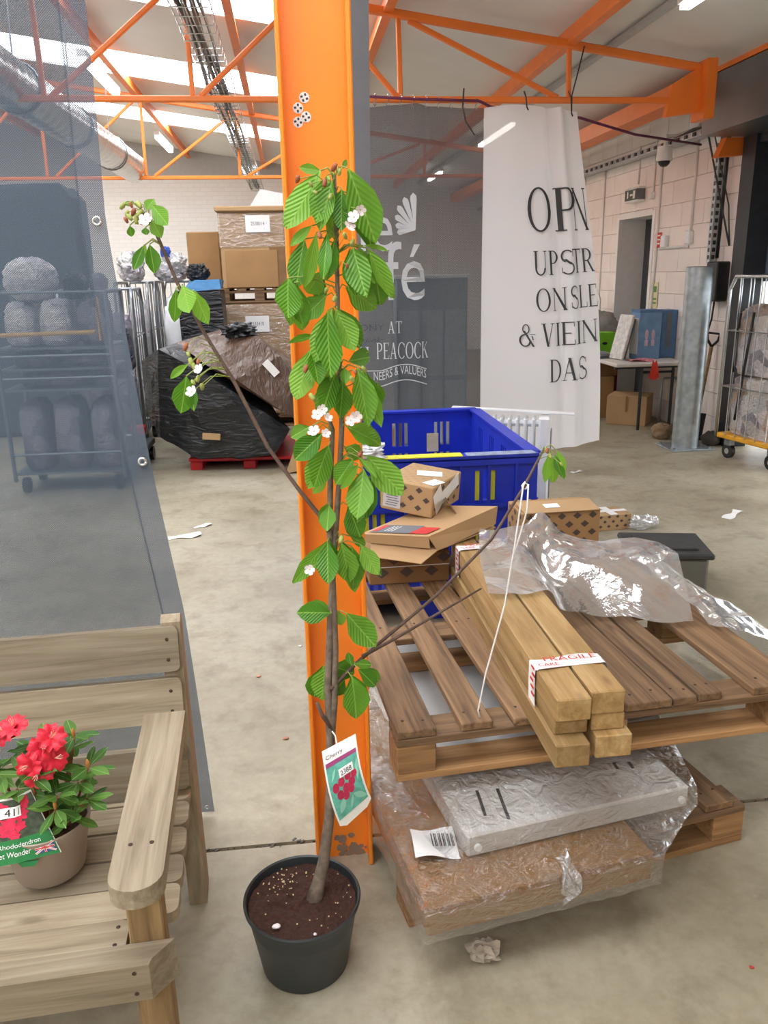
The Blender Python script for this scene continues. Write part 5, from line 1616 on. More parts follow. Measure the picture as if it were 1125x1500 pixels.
# ================================================================== things on the floor to the right
cdx = printed_carton('logo_carton', 'small brown carton with crossed white tape lying on the floor', (0.23, 0.17, 0.1), (1.80, 4.52, 0), math.radians(5), M_card2, (0, 0), 0.055, 0.013)
MB().box((0.115, 0.085, 0.1012), (0.05, 0.171, 0.001)).build('white_tape', M_paper, cdx)
MB().box((0.115, 0.085, 0.1014), (0.231, 0.04, 0.001)).build('white_tape', M_paper, cdx)
cr_ = MB(); blob(cr_, (0, 0, 0.035), (0.09, 0.05, 0.045), 12, 0.6, 2.8, 20, 12, 0.7)
tag(cr_.build('crumpled_bag', FILM_bag, loc=(2.10, 4.54, 0)), 'crumpled clear plastic beside the small taped carton', 'plastic')
cpn = thing('white_cup', 'white plastic jug with a handle standing on the floor', 'jug', (1.56, 3.98, 0))
MB().lathe([(0.05, 0), (0.055, 0.003), (0.068, 0.12), (0.066, 0.121), (0.052, 0.01)], 20).build('cup_body', M_plastic_w, cpn, smooth='auto')
MB().tube([(0.06, 0, 0.1), (0.1, 0, 0.1), (0.1, 0, 0.04), (0.055, 0, 0.03)], 0.007, 6).build('handle', M_plastic_w, cpn, smooth=True)
bn = thing('grey_tub', 'dark grey lidded plastic tub on the floor behind the clear bag', 'tub', (1.80, 3.62, 0), math.radians(-12))
MB().cbox((0, 0, 0.10), (0.36, 0.30, 0.20), 0.012).build('tub_body', plain('tub_grey', '#6a6a62', 0.5), bn)
MB().cbox((0, 0, 0.215), (0.40, 0.34, 0.03), 0.008).build('lid', plain('tub_lid', '#3b3c3b', 0.5), bn)
MB().cbox((0, 0, 0.235), (0.28, 0.22, 0.014), 0.004).build('lid_panel', plain('tub_lid', '#3b3c3b', 0.5), bn)
for k, (x, y, L, W_, rz, lab) in enumerate([(2.78, 4.70, 0.20, 0.07, 0.7, 'torn white paper strip on the floor beyond the small carton'),
        (2.20, 6.0, 0.10, 0.05, 0.2, 'small white paper scrap on the floor near the white banner'), (2.02, 4.05, 0.12, 0.05, -0.3, 'white paper scrap on the floor by the grey tub'),
        (-0.72, 4.85, 0.20, 0.09, 0.2, 'white paper strip on the floor behind the mesh screen'), (-0.63, 5.05, 0.12, 0.05, 0.5, 'creased white scrap on the floor near the black bundle')]):
    z = 0.002
    pm = MB().grid(lambda u, v: ((u - 0.5) * L, (v - 0.5) * W_ * (0.8 + 0.3 * math.sin(u * 7 + k)), z + 0.012 * abs(math.sin(u * 5 + k)) * u), 10, 3)
    po = pm.build('paper_scrap', M_paper, loc=(x, y, 0)); po.rotation_euler = (0, 0, rz)
    tag(po, lab, 'paper scrap', 'paper scraps on the floor')
for k, (x, y, s, col, lab, cat) in enumerate([(1.10, 1.45, 0.007, '#eeeae4', 'round white petal on the floor near the lower pallet', 'petal'), (0.98, 1.37, 0.006, '#b23a30', 'tiny red fleck on the floor by the wrapped load', 'fleck'),
        (-0.20, 2.95, 0.010, '#c98f74', 'pink fallen blossom on the floor beside the mesh screen', 'petal'), (-0.09, 2.48, 0.011, '#c98f74', 'pinkish fallen blossom on the floor nearer the column', 'petal'),
        (-0.03, 3.2, 0.009, '#efe9e2', 'white fallen petal on the floor left of the column', 'petal'), (1.27, 1.42, 0.010, '#5a4a3a', 'dark dry leaf bit on the floor right of the pallet', 'leaf bit'),
        (1.02, 1.12, 0.013, '#8d8474', 'grey dust clump on the floor in front of the load', 'dust'), (1.12, 1.24, 0.012, '#7d7364', 'brown dust clump on the floor near the pallet corner', 'dust')]):
    b = MB(); blob(b, (0, 0, s * 0.3), (s, s * 0.8, s * 0.35), k, 0.4, 2, 10, 6)
    tag(b.build('floor_litter', plain('litter_' + col[1:], col, 0.8), loc=(x, y, 0), smooth=True), lab, cat)

# ================================================================== bollard
bo_ = thing('steel_bollard', 'tall galvanised steel bollard bolted to the floor', 'bollard', (3.45, 6.72, 0))
MB().lathe([(0.112, 0.012), (0.112, 1.545), (0.106, 1.552), (0.10, 1.55), (0.10, 1.50), (0.0, 1.50)], 40).build('post', M_galv, bo_, smooth='auto')
MB().cbox((0, 0, 0.007), (0.40, 0.36, 0.014), 0.003).build('base_plate', M_galv, bo_)
for x in (-0.16, 0.16):
    for y in (-0.14, 0.14):
        MB().tube([(x, y, 0.012), (x, y, 0.03)], 0.013, 6).build('bolt', M_steel, bo_)

# ================================================================== trestle table with goods by the right wall
tb = thing('folding_table', 'white topped folding table against the block wall', 'table', (3.40, 7.55, 0))
MB().cbox((0.03, 0.85, 0.655), (0.72, 1.9, 0.035), 0.008).build('table_top', plain('table_top', '#d9d5cf', 0.5, var=0.05), tb)
for x in (-0.02, 0.30):
    for y in (0.02, 1.68):
        MB().tube([(x, y, 0.0), (x, y, 0.64)], 0.016, 8).build('leg', M_dark, tb)
for y in (0.02, 1.68):
    MB().tube([(-0.02, y, 0.57), (0.30, y, 0.57)], 0.012, 6).build('leg_brace', M_dark, tb)
MB().bx(-0.30, 0.36, 0.0, 0.03, 0.61, 0.64).build('apron', M_dark, tb)
TT = 0.673
M_bxb = plain('blue_box', '#6f97bd', 0.55, var=0.12); M_bxb2 = plain('blue_box_dark', '#547aa2', 0.55, var=0.12)
def tbox(name, label, s, loc, rz, mat, cat='box'):
    t_ = thing(name, label, cat, loc, rz)
    MB().cbox((0, 0, s[2] / 2), s, 0.005).build('box_body', mat, t_)
    return t_
b1 = tbox('gift_box', 'blue cardboard box with pale figure print on the table', (0.24, 0.17, 0.46), (3.52, 7.86, TT), 0.1, M_bxb)
MB().cbox((0, 0, 0.465), (0.246, 0.176, 0.03), 0.004).build('box_lid', M_bxb2, b1)
t = MB()
for k in (-0.035, 0.035):
    t.prism([(k + 0.02 * math.cos(a * 0.628), 0.24 + 0.05 * math.sin(a * 0.628)) for a in range(10)], 'y', -0.0865, -0.0855)
    t.bx(k - 0.018, k + 0.018, -0.0865, -0.0855, 0.13, 0.19)
t.build('figure_print', plain('print_pale', '#c9b3c4', 0.6), b1)
MB().bx(-0.12, -0.122, -0.07, 0.07, 0.05, 0.40).build('side_panel', M_paper, b1)
b2 = tbox('gift_box', 'darker blue box half hidden behind the bollard on the table', (0.17, 0.2, 0.47), (3.757, 7.95, TT), 0.0, M_bxb2)
MB().bx(-0.03, 0.02, -0.102, -0.1, 0.1, 0.44).build('print_band', M_glue, b2)
b3 = tbox('speckled_board', 'speckled white panel leaning against the blue box on the table', (0.03, 0.22, 0.44), (3.222, 7.84, TT + 0.004), 0.2, plain('speckled', '#d9d7d2', 0.6, var=0.2, scale=30), 'panel')
b3.rotation_euler = (0, math.radians(14), 0.2)
b4 = tbox('grey_board', 'thin grey panel leaning behind the speckled panel', (0.02, 0.22, 0.40), (3.270, 7.90, TT + 0.003), 0.2, M_glue, 'panel')
b4.rotation_euler = (0, math.radians(14), 0.2)
gbx = tbox('green_box', 'bright green open topped box on the table', (0.30, 0.2, 0.24), (3.20, 8.28, TT), 0.1, plain('lime_green', '#7bc21f', 0.5, var=0.1))
MB().bx(-0.152, 0.152, -0.105, -0.1, 0.0, 0.03).build('pale_base_band', plain('pale_green', '#c9dfae', 0.6), gbx)
MB().prism([(0.02 + 0.03 * math.cos(a * 0.628), 0.13 + 0.015 * math.sin(a * 0.628)) for a in range(10)], 'y', -0.103, -0.101).build('hand_slot', M_black, gbx)
sb = MB(); blob(sb, (0, 0, 0.2), (0.22, 0.16, 0.24), 14, 0.25, 2.0, 20, 14, 0.8)
sbo = sb.build('grey_bag', plain('bag_grey', '#8f8c87', 0.8, var=0.25, scale=10), loc=(3.35, 8.62, TT), smooth=True)
tag(sbo, 'grey and black padded bag heaped behind the green box', 'bag')
for k, (x, y, z, sx, sy, rz) in enumerate([(3.12, 8.0, 0.0, 0.16, 0.12, 0.2), (3.13, 8.0, 0.022, 0.15, 0.11, 0.5), (3.12, 8.01, 0.044, 0.13, 0.11, 0.0)]):
    m_ = MB().cbox((0, 0, 0.011), (sx, sy, 0.021), 0.003)
    mo = m_.build('plastic_case', plain('case_grey_%d' % k, ['#5f5f66', '#8a8892', '#a19eab'][k], 0.4), loc=(x, y, TT + z)); mo.rotation_euler = (0, 0, rz)
    tag(mo, ['dark grey flat case lowest of three on the table', 'mid grey flat case between two others on the table', 'pale lilac flat case topmost of three on the table'][k], 'case')
mg = MB().grid(lambda u, v: (0.26 * (u - 0.5), 0.14 * (v - 0.5), 0.012 + 0.012 * math.sin(u * 6 + v * 4)), 10, 6)
mgo = mg.build('magazine', plain('pink_mag', '#d98d95', 0.5, var=0.35, scale=40), loc=(3.38, 7.63, TT)); tag(mgo, 'pink and white folded magazine at the table edge', 'magazine')
rc = MB().grid(lambda u, v: (0.11 * (u - 0.5) * (0.35 + 0.65 * v), -0.01 - 0.012 * math.sin(v * 3), -0.17 * v + 0.012 * math.cos(u * 6)), 8, 10)
rco = rc.build('red_cloth', plain('red_cloth', '#e0402c', 0.7, var=0.1), loc=(3.44, 7.44, TT + 0.018), smooth=True); tag(rco, 'bright red cloth hanging over the table edge', 'cloth')
nt_ = MB().box((0, 0, 0), (0.002, 0.13, 0.09)); 
tag(nt_.build('wall_notice', M_paper, loc=(3.843, 7.75, 1.17)), 'small white paper notice above the blue boxes', 'notice')
# boxes under the table
u1 = tbox('brown_carton', 'plain brown carton beneath the table at its near leg', (0.40, 0.34, 0.30), (3.46, 7.98, 0), -0.6, M_card2, 'carton')
MB().box((0.0, -0.181, 0.22), (0.02, 0.002, 0.16)).build('tape', M_card3, u1)
MB().box((-0.211, 0.0, 0.29), (0.002, 0.36, 0.01)).build('seam', M_cardin, u1)
u2 = tbox('brown_carton', 'tall darker brown carton under the table behind the white banner', (0.46, 0.5, 0.44), (3.17, 8.55, 0), 0.05, M_card, 'carton')
u3 = tbox('brown_carton', 'open brown carton stacked high under the table', (0.4, 0.36, 0.13), (3.25, 8.55, 0.44), 0.1, M_card3, 'carton')
u4 = tbox('maroon_box', 'maroon box under the table top', (0.27, 0.3, 0.52), (3.54, 9.02, 0), 0.0, plain('maroon', '#6e1b38', 0.6), 'box')
for k, (x, y) in enumerate([(3.62, 7.7)]):
    b = MB().tube([(0, 0, 0.0), (0, 0, 0.46), (0.02, 0, 0.5), (0.14, 0, 0.5), (0.16, 0, 0.46), (0.16, 0, 0)], 0.012, 8)
    tag(b.build('steel_hoop', M_steel, loc=(x, y - 0.08, 0), smooth=True), 'grey tubular steel hoop stand under the table', 'stand')
fc = tbox('folding_chair', 'white tubular chair frame behind the grey bag', (0.02, 0.4, 0.02), (3.62, 9.6, 0), 0, M_white, 'chair')
MB().tube([(0, -0.2, 0), (0, -0.2, 1.2), (0, -0.15, 1.25), (0, 0.15, 1.25), (0, 0.2, 1.2), (0, 0.2, 0)], 0.014, 8).build('chair_frame', M_white, fc, smooth=True)
MB().cbox((0.0, 0, 1.1), (0.015, 0.36, 0.12), 0.004).build('backrest', M_white, fc)
MB().cbox((-0.1, 0, 0.45), (0.2, 0.36, 0.02), 0.004).build('seat', M_white, fc)

# ================================================================== fittings on the right wall
def wall_pipe(label, pts, r=0.011):
    b = MB().tube(pts, r, 8)
    return tag(b.build('conduit', M_white, smooth=True), label, 'conduit', 'white conduits on the block wall')
wx = 3.832
wall_pipe('white conduit running down beside the exit doorway frame', [(wx, 8.45, 2.78), (wx, 8.45, 0.9)], 0.013)
wall_pipe('white conduit dropping to the light switch box', [(wx, 7.72, 2.85), (wx, 7.72, 1.86)], 0.013)
wall_pipe('short white conduit feeding the exit light', [(wx, 9.02, 2.80), (wx, 9.02, 2.42)])
wall_pipe('white conduit ending in a round socket above the doorway', [(wx, 8.62, 2.8), (wx, 8.62, 2.3)])
wall_pipe('long white conduit on the wall beyond the doorway', [(wx, 10.0, 2.76), (wx, 10.0, 0.5)])
wall_pipe('white conduit nearest the white banner', [(wx, 10.7, 2.72), (wx, 10.7, 2.3)])
wall_pipe('white conduit between the switch boxes', [(wx, 8.35, 1.74), (wx, 7.75, 1.74)], 0.013)
for (y, z, s, lab) in [(7.72, 1.82, 0.1, 'white square switch box on the block wall'), (8.24, 1.80, 0.1, 'white socket box beside the red fire sign'), (8.62, 2.27, 0.06, 'small round white junction socket over the doorway')]:
    b = MB().cbox((0, 0, 0), (0.05, s, s * 1.2), 0.008)
    tag(b.build('switch_box', M_plastic_w, loc=(wx - 0.012, y, z)), lab, 'switch box')
es = thing('exit_sign', 'emergency exit light box above the doorway', 'exit sign', (3.79, 9.02, 2.31))
MB().cbox((0.03, 0.0, 0.0), (0.12, 0.36, 0.15), 0.01).build('light_box', M_plastic_w, es)
MB().cbox((0, -0.182, 0), (0.10, 0.004, 0.11), 0.002).build('side_panel', M_glue, es)
MB().cbox((-0.033, 0, 0), (0.004, 0.32, 0.11), 0.002).build('sign_panel', plain('exit_green', '#39493f', 0.4), es)
t = MB()
t.box((-0.036, 0.08, 0.0), (0.001, 0.03, 0.06)); t.box((-0.036, 0.08, 0.035), (0.001, 0.018, 0.016)); t.box((-0.036, -0.02, 0), (0.001, 0.07, 0.018)); t.box((-0.036, -0.09, 0), (0.001, 0.05, 0.08))
t.build('sign_print', M_paper, es)
fs = thing('fire_sign', 'small red fire notice beside the doorway', 'sign', (3.836, 8.42, 1.82))
MB().cbox((0, 0, 0), (0.006, 0.14, 0.15), 0.001).build('sign_plate', M_red, fs)
t = MB()
for k in range(3):
    t.box((-0.0036, 0, 0.045 - k * 0.04), (0.001, 0.09, 0.014))
t.build('sign_print', M_paper, fs)
gs = thing('safety_notice', 'pale yellow safety notice on the wall by the doorway', 'notice', (3.836, 8.42, 1.27))
MB().cbox((0, 0, 0), (0.004, 0.16, 0.26), 0.001).build('sheet', plain('pale_yellow', '#d9d6a8', 0.7), gs)
t = MB()
t.box((-0.0028, 0, 0.06), (0.001, 0.1, 0.06)); t.box((-0.0028, 0, -0.04), (0.001, 0.12, 0.02)); t.box((-0.0028, 0, -0.08), (0.001, 0.12, 0.02))
t.build('notice_print', plain('notice_green', '#5d8a4f', 0.6), gs)
cam_ = thing('dome_camera', 'white dome security camera hanging from the wall tray', 'camera', (3.62, 7.95, 2.52))
MB().lathe([(0.07, 0.13), (0.075, 0.02), (0.07, 0.0)], 24, cap_bottom=True).build('housing', M_plastic_w, cam_, smooth='auto')
MB().lathe([(0.0, -0.05), (0.03, -0.045), (0.05, -0.025), (0.058, 0.0)], 20, cap_bottom=False).build('dome', M_black, cam_, smooth=True)
MB().tube([(0, 0, 0.13), (0, 0, 0.22), (0.2, 0, 0.22)], 0.02, 8).build('bracket', M_white, cam_)
tr_ = thing('wall_cable_tray', 'galvanised cable tray running along the block wall', 'cable tray', (0, 0, 0))
b = MB(); b.bx(3.68, 3.80, 7.1, 16.2, 2.66, 2.672); b.bx(3.676, 3.684, 7.1, 16.2, 2.66, 2.71); b.bx(3.796, 3.804, 7.1, 16.2, 2.66, 2.71)
b.build('channel', M_galv, tr_)
for k in range(4):
    MB().tube([(3.70 + 0.025 * k, 7.0 + q * 0.5, 2.69 + 0.02 * math.sin(q * 1.7 + k)) for q in range(18)], 0.012, 6).build('cable', [M_black, M_clad, M_purple, M_clad][k], tr_, smooth=True)
y = 7.3
while y < 13:
    MB().bx(3.665, 3.676, y, y + 0.05, 2.67, 2.70).build('slot', M_black, tr_); y += 0.16
sv = thing('perforated_upright', 'perforated steel upright on the wall beside the loading door', 'upright', (3.80, 7.22, 1.58))
MB().bx(-0.03, 0.03, -0.03, 0.03, 0, 1.05).build('channel', M_galv, sv)
for k in range(16):
    MB().cbox((-0.0305, 0.0, 0.05 + k * 0.062), (0.003, 0.03, 0.035), 0.001).build('slot', M_black, sv)
    MB().cbox((0.0, -0.0305, 0.05 + k * 0.062), (0.03, 0.003, 0.035), 0.001).build('slot', M_black, sv)
bcable = MB().tube([(3.70, 8.0, 2.70), (3.72, 7.6, 2.74), (3.76, 7.25, 2.72), (3.79, 7.08, 2.60), (3.79, 7.10, 1.62)], 0.016, 8)
tag(bcable.build('black_cable', M_black, smooth=True), 'thick black cable curving down beside the loading door', 'cable')
ebx = MB().cbox((0, 0, 0), (0.12, 0.2, 0.34), 0.01)
tag(ebx.build('control_box', M_black, loc=(3.785, 7.05, 1.42)), 'black door control box on the wall above the tools', 'control box')
cbl = MB().tube([(3.78, 7.05, 1.26), (3.77, 7.05, 1.1), (3.76, 7.08, 0.98), (3.77, 7.12, 1.05), (3.79, 7.13, 1.25)], 0.008, 6)
tag(cbl.build('hanging_cable', M_black, smooth=True), 'loop of thin cable hanging under the black control box', 'cable')
dbr = MB().tube([(3.45, 7.0, 2.95), (3.75, 7.0, 2.0), (3.84, 7.0, 1.72)], 0.008, 6).tube([(3.5, 7.0, 2.95), (3.8, 7.0, 2.05), (3.84, 7.0, 1.72)], 0.006, 6)
tag(dbr.build('door_chain', M_dark), 'pair of thin steel rods slanting beside the loading door', 'rods')
# garden tools leaning by the door frame
def tool(label, x, y, kind, lean):
    t_ = thing('garden_tool', label, 'tool', (x, y, 0), 0, 'garden tools by the loading door')
    t_.rotation_euler = (math.radians(-3), math.radians(lean), 0)
    MB().tube([(0, 0, 0.22), (0, 0, 0.86)], 0.017, 8).build('shaft', W_bench2, t_, smooth=True)
    MB().tube([(0, 0, 0.86), (-0.05, 0, 0.92), (-0.055, 0, 0.98), (0.055, 0, 0.98), (0.05, 0, 0.92), (0, 0, 0.86)], 0.012, 6).build('grip', M_black if kind else M_redpl, t_, smooth=True)
    MB().cbox((0, 0, 0.13), (0.16, 0.012, 0.26), 0.004).build('blade', M_dark, t_)
tool('spade with black grip leaning beside the bollard', 3.66, 6.98, 1, 8)
tool('spade with dull red grip leaning behind the other spade', 3.60, 7.10, 0, 9)
db = MB(); blob(db, (0, 0, 0.05), (0.075, 0.10, 0.07), 4, 0.3, 2.5, 16, 10, 0.7)
tag(db.build('dark_sack', plain('sack_dark', '#4d463f', 0.9, var=0.3), loc=(3.725, 6.78, 0), smooth=True), 'dark crumpled sack on the floor at the bollard foot', 'sack')
db = MB(); sack(db, (0.12, 0.10, 0.09), 9, 0.25, 0.3, 0.85)
tag(db.build('brown_sack', plain('sack_brown', '#9c8468', 0.9, var=0.2), loc=(3.42, 7.13, 0), smooth=True), 'brown paper sack between the bollard and table', 'sack')

# ================================================================== roll cages
def roll_cage(label, loc, rz, W_=0.7, D=0.8, H_=1.6, base=M_yellow2, tubes=M_chrome, bars=6, group='roll cages', r=0.014, sides=('l', 'r', 'b')):
    t_ = thing('roll_cage', label, 'roll cage', loc, rz, group)
    MB().cbox((0, 0, 0.19), (W_, D, 0.04), 0.008).build('deck', base, t_)
    MB().cbox((0, -D / 2 + 0.02, 0.16), (W_, 0.04, 0.07), 0.006).build('deck_edge', base, t_)
    def panel(P):
        f = MB(); f.tube([P(-0.5, 0.18), P(-0.5, H_ - 0.1), P(-0.42, H_), P(0.42, H_), P(0.5, H_ - 0.1), P(0.5, 0.18)], r, 8)
        f.build('side_frame', tubes, t_, smooth=True)
        for k in range(1, bars):
            MB().tube([P(-0.5 + k / bars, 0.2), P(-0.5 + k / bars, H_)], 0.005, 5).build('bar', tubes, t_)
        for z in (0.6, 1.05):
            MB().tube([P(-0.5, z), P(0.5, z)], 0.006, 5).build('cross_bar', tubes, t_)
    if 'l' in sides: panel(lambda s, z: (-W_ / 2, s * D, z))
    if 'r' in sides: panel(lambda s, z: (W_ / 2, s * D, z))
    if 'b' in sides: panel(lambda s, z: (s * W_, D / 2, z))
    for x in (-W_ / 2 + 0.07, W_ / 2 - 0.07):
        for y in (-D / 2 + 0.09, D / 2 - 0.09):
            c = MB().tube([(x - 0.018, y, 0.06), (x + 0.018, y, 0.06)], 0.06, 16).build('castor', M_black, t_, smooth='auto')
            MB().tube([(x - 0.021, y, 0.06), (x + 0.021, y, 0.06)], 0.025, 10).build('hub', M_chrome, c)
            MB().bx(x - 0.028, x + 0.028, y - 0.03, y + 0.03, 0.11, 0.17).build('fork', M_steel, c)
    return t_
rc1 = roll_cage('silver roll cage with yellow base by the loading door', (3.93, 6.08, 0), math.radians(12), 0.70, 0.66, 1.47, sides=('l', 'r', 'b'))
def bag_thing(label, loc, r, seed, mat, amp=0.35, cat='bag', name='packed_bag', group=None, rz=0.0, e=0.55, crease=0.14):
    b = MB(); sack(b, r, seed, min(amp, 0.3), crease, e)
    o = b.build(name, mat, loc=loc, smooth=True); o.rotation_euler = (0, 0, rz)
    return tag(o, label, cat, group)
M_clutter = None
def clutter(name, cols, scale, rough=0.35, bump_s=0.8):
    m, nt, out = new_mat(name)
    p = principled(nt, out, rough)
    v = mapping(nt, (scale,) * 3)
    nz = node(nt, 'ShaderNodeTexNoise', i_Scale=0.6, i_Detail=2.0); nt.links.new(v, nz.inputs['Vector'])
    vo = node(nt, 'ShaderNodeTexVoronoi', i_Scale=1.0, i_Randomness=1.0); nt.links.new(v, vo.inputs['Vector'])
    sp = nt.nodes.new('ShaderNodeSeparateXYZ'); nt.links.new(vo.outputs['Color'], sp.inputs[0])
    r = ramp(nt, [(i / max(1, len(cols) - 1), c) for i, c in enumerate(cols)])
    nt.links.new(sp.outputs['X'], r.inputs[0])
    nt.links.new(r.outputs[0], p.inputs['Base Color'])
    n2 = node(nt, 'ShaderNodeTexNoise', i_Scale=3.0, i_Detail=4.0, i_Distortion=1.5); nt.links.new(v, n2.inputs['Vector'])
    bump(nt, p, n2.outputs[0], bump_s, 0.05)
    return m
M_bagged = clutter('bagged_stock', ['#d0cdcb', '#a09da0', '#dcd8d5', '#b89f88', '#85838a', '#e6e6e8', '#b08578'], 9)
M_bagged2 = clutter('bagged_linen', ['#5b6472', '#8f8396', '#3f4650', '#a9a4b5', '#4a5566'], 7)
M_bagw = clutter('white_sacks', ['#e6e4e6', '#cfcdd4', '#f0efee', '#d6ccd8'], 7)
bag_thing('lower clear sack of mixed stock in the silver roll cage', (3.93, 6.08, 0.21), (0.33, 0.31, 0.275), 5, M_bagged, 0.05, rz=math.radians(12), e=0.3, crease=0.07)
bag_thing('upper clear sack of mixed stock in the silver roll cage', (3.93, 6.08, 0.702), (0.33, 0.31, 0.31), 6, M_bagged, 0.05, rz=math.radians(12), e=0.34, crease=0.07)
def in_cage(x, y, z):
    a = math.radians(12)
    return (3.93 + x * math.cos(a) - y * math.sin(a), 6.08 + x * math.sin(a) + y * math.cos(a), z)
for k, (pts, lab) in enumerate([([(-0.334, 0.20, 1.19), (-0.334, 0.235, 1.0), (-0.334, 0.25, 0.85), (-0.334, 0.22, 0.72)], 'black strap on the bollard side of the bagged stock'),
                                ([(-0.334, 0.06, 1.20), (-0.334, 0.09, 0.9), (-0.334, 0.12, 0.6), (-0.334, 0.15, 0.34)], 'black strap across the middle of the bagged stock')]):
    b = MB().tube([in_cage(*p) for p in pts], 0.0105, 6)
    tag(b.build('black_strap', M_black, smooth=True), lab, 'strap')

# ================================================================== far left: wrapped bundle, cartons, cages
rp = thing('red_pallet', 'red plastic pallet under the black wrapped bundle', 'pallet', (-0.90, 6.66, 0), math.radians(-4))
MB().cbox((0.5, 0.45, 0.085), (1.0, 0.9, 0.03), 0.006).build('deck', M_redpl, rp)
for x in (0.06, 0.5, 0.94):
    MB().cbox((x, 0.45, 0.035), (0.1, 0.9, 0.07), 0.006).build('skid', M_redpl, rp)
def hull(name, pts, mat, parent, cuts=3, amp=0.015, freq=6, stretch=(1, 1, 1), smooth=False):
    bm = bmesh.new()
    for p in pts:
        bm.verts.new(p)
    bmesh.ops.convex_hull(bm, input=bm.verts)
    bmesh.ops.triangulate(bm, faces=bm.faces)
    bmesh.ops.subdivide_edges(bm, edges=bm.edges, cuts=cuts, use_grid_fill=True)
    bmesh.ops.triangulate(bm, faces=bm.faces)
    bm.normal_update()
    for v in bm.verts:
        q = Vector((v.co.x * freq * stretch[0], v.co.y * freq * stretch[1], v.co.z * freq * stretch[2]))
        v.co += v.normal * amp * (noise.noise(q) + 0.5 * noise.noise(q * 2.7))
    me = bpy.data.meshes.new(name); bm.to_mesh(me); bm.free()
    if smooth:
        for p in me.polygons:
            p.use_smooth = True
    return put(name, me, mat, parent)
def wrap_mat(name, col, rough, scale, stretch):
    m, nt, out = new_mat(name)
    p = principled(nt, out, rough)
    p.inputs['Base Color'].default_value = srgb(col)
    v = mapping(nt, tuple(scale * s for s in stretch))
    nz = node(nt, 'ShaderNodeTexNoise', i_Scale=1.0, i_Detail=5.0, i_Distortion=1.2); nt.links.new(v, nz.inputs['Vector'])
    bump(nt, p, nz.outputs[0], 0.8, 0.03)
    return m
M_bwrap = wrap_mat('black_stretch_wrap', '#191b1e', 0.3, 7, (1, 1, 3))
M_brwrap = wrap_mat('brown_stretch_wrap', '#5a4538', 0.28, 6, (3, 1, 1.5))
bu = thing('wrapped_bundle', 'lopsided bundle in shiny black stretch wrap on the red pallet', 'bundle', (-0.62, 6.76, 0.102))
def rb(x, y, z): return (x + 0.62, y - 6.8, max(0.0, z * 1.03 - 0.16))
hull('black_wrap', [rb(-1.23, 6.85, 0.93), rb(-1.04, 6.6, 1.03), rb(-0.98, 7.5, 1.02), rb(-1.2, 7.5, 0.92), rb(-1.22, 6.8, 0.52), rb(-1.12, 6.7, 0.33), rb(-0.80, 6.6, 0.17), rb(-0.30, 6.55, 0.17),
                    rb(-0.18, 6.5, 0.20), rb(-0.62, 6.5, 0.80), rb(-0.66, 7.5, 1.05), rb(-0.05, 6.6, 0.38), rb(-0.1, 7.4, 0.2), rb(-0.85, 7.4, 0.17)], M_bwrap, bu, 5, 0.018, 6)
hull('brown_wrap', [rb(-0.70, 6.58, 0.92), rb(-0.95, 7.0, 1.05), rb(-0.55, 7.3, 1.14), rb(-0.28, 6.75, 1.10), rb(-0.10, 6.65, 0.95), rb(0.03, 6.6, 0.74), rb(0.08, 7.3, 0.8), rb(0.02, 6.55, 0.45), rb(-0.12, 6.5, 0.55), rb(-0.45, 6.48, 0.80), rb(0.05, 7.3, 0.4)], M_brwrap, bu, 5, 0.012, 7)
kn = MB(); blob(kn, rb(-0.42, 6.85, 1.14), (0.14, 0.09, 0.06), 17, 0.7, 3.2, 22, 14)
kn.build('wrap_knot', M_bwrap, bu)
MB().box(rb(-0.175, 6.555, 0.87), (0.06, 0.004, 0.14), mat=Matrix.Rotation(-0.7, 3, 'Y')).build('paper_label', M_paper, bu)
MB().box(rb(-0.68, 6.52, 0.36), (0.14, 0.02, 0.05), mat=Matrix.Rotation(0.1, 3, 'Y')).build('exposed_card', M_card2, bu)
ccx = hull('leaning_card', [(0, 0, 0), (0.25, 0, 0.05), (0.3, 0, 0.45), (0.2, 0, 0.5), (0, 0.06, 0), (0.25, 0.06, 0.05), (0.3, 0.06, 0.45)], M_card2, None, 1, 0.004)
ccx.location = (-0.10, 6.38, 0.002); tag(ccx, 'torn brown card propped against the black bundle', 'card')

def big_carton(label, s, loc, rz=0.0, mat=M_card, lid=False, wrap=False, plabel=None):
    t_ = thing('stacked_carton', label, 'carton', loc, rz)
    MB().cbox((0, 0, s[2] / 2), s, 0.008).build('carton_body', mat, t_)
    if lid:
        MB().cbox((0, 0, s[2] - 0.02), (s[0] + 0.07, s[1] + 0.07, 0.05), 0.01).build('lid', M_card2, t_)
    if wrap:
        MB().cbox((0, 0, s[2] / 2), (s[0] + 0.02, s[1] + 0.02, s[2] * 0.98), 0.015).build('wrap', FILM_wrap2, t_)
    if plabel:
        lx, lz, lw, lh, txt = plabel
        lo = MB().box((lx, -s[1] / 2 - 0.016, lz), (lw, 0.002, lh)).build('paper_label', M_paper, t_)
        tt = MB(); text_on(tt, txt, lambda x, y_: (x, -s[1] / 2 - 0.0178, y_), lx - lw * 0.28, lz - lh * 0.1, w=lw * 0.56, h=lh * 0.22)
        tt.build('label_number', M_glue, lo)
    return t_
big_carton('wrapped brown carton with a printed number sheet under the far pallet', (0.74, 0.8, 1.14), (-0.29, 8.95, 0.14), 0, M_card2, wrap=True, plabel=(-0.05, 0.93, 0.24, 0.16, '3533410'))
pallet('dark wooden pallet on the floor beneath the wrapped far carton', 0.8, 0.8, [(0, .1), (.17, .27), (.35, .45), (.53, .63), (.7, .8)], (-0.70, 8.54, 0), 0, (W_pallet, W_pallet))
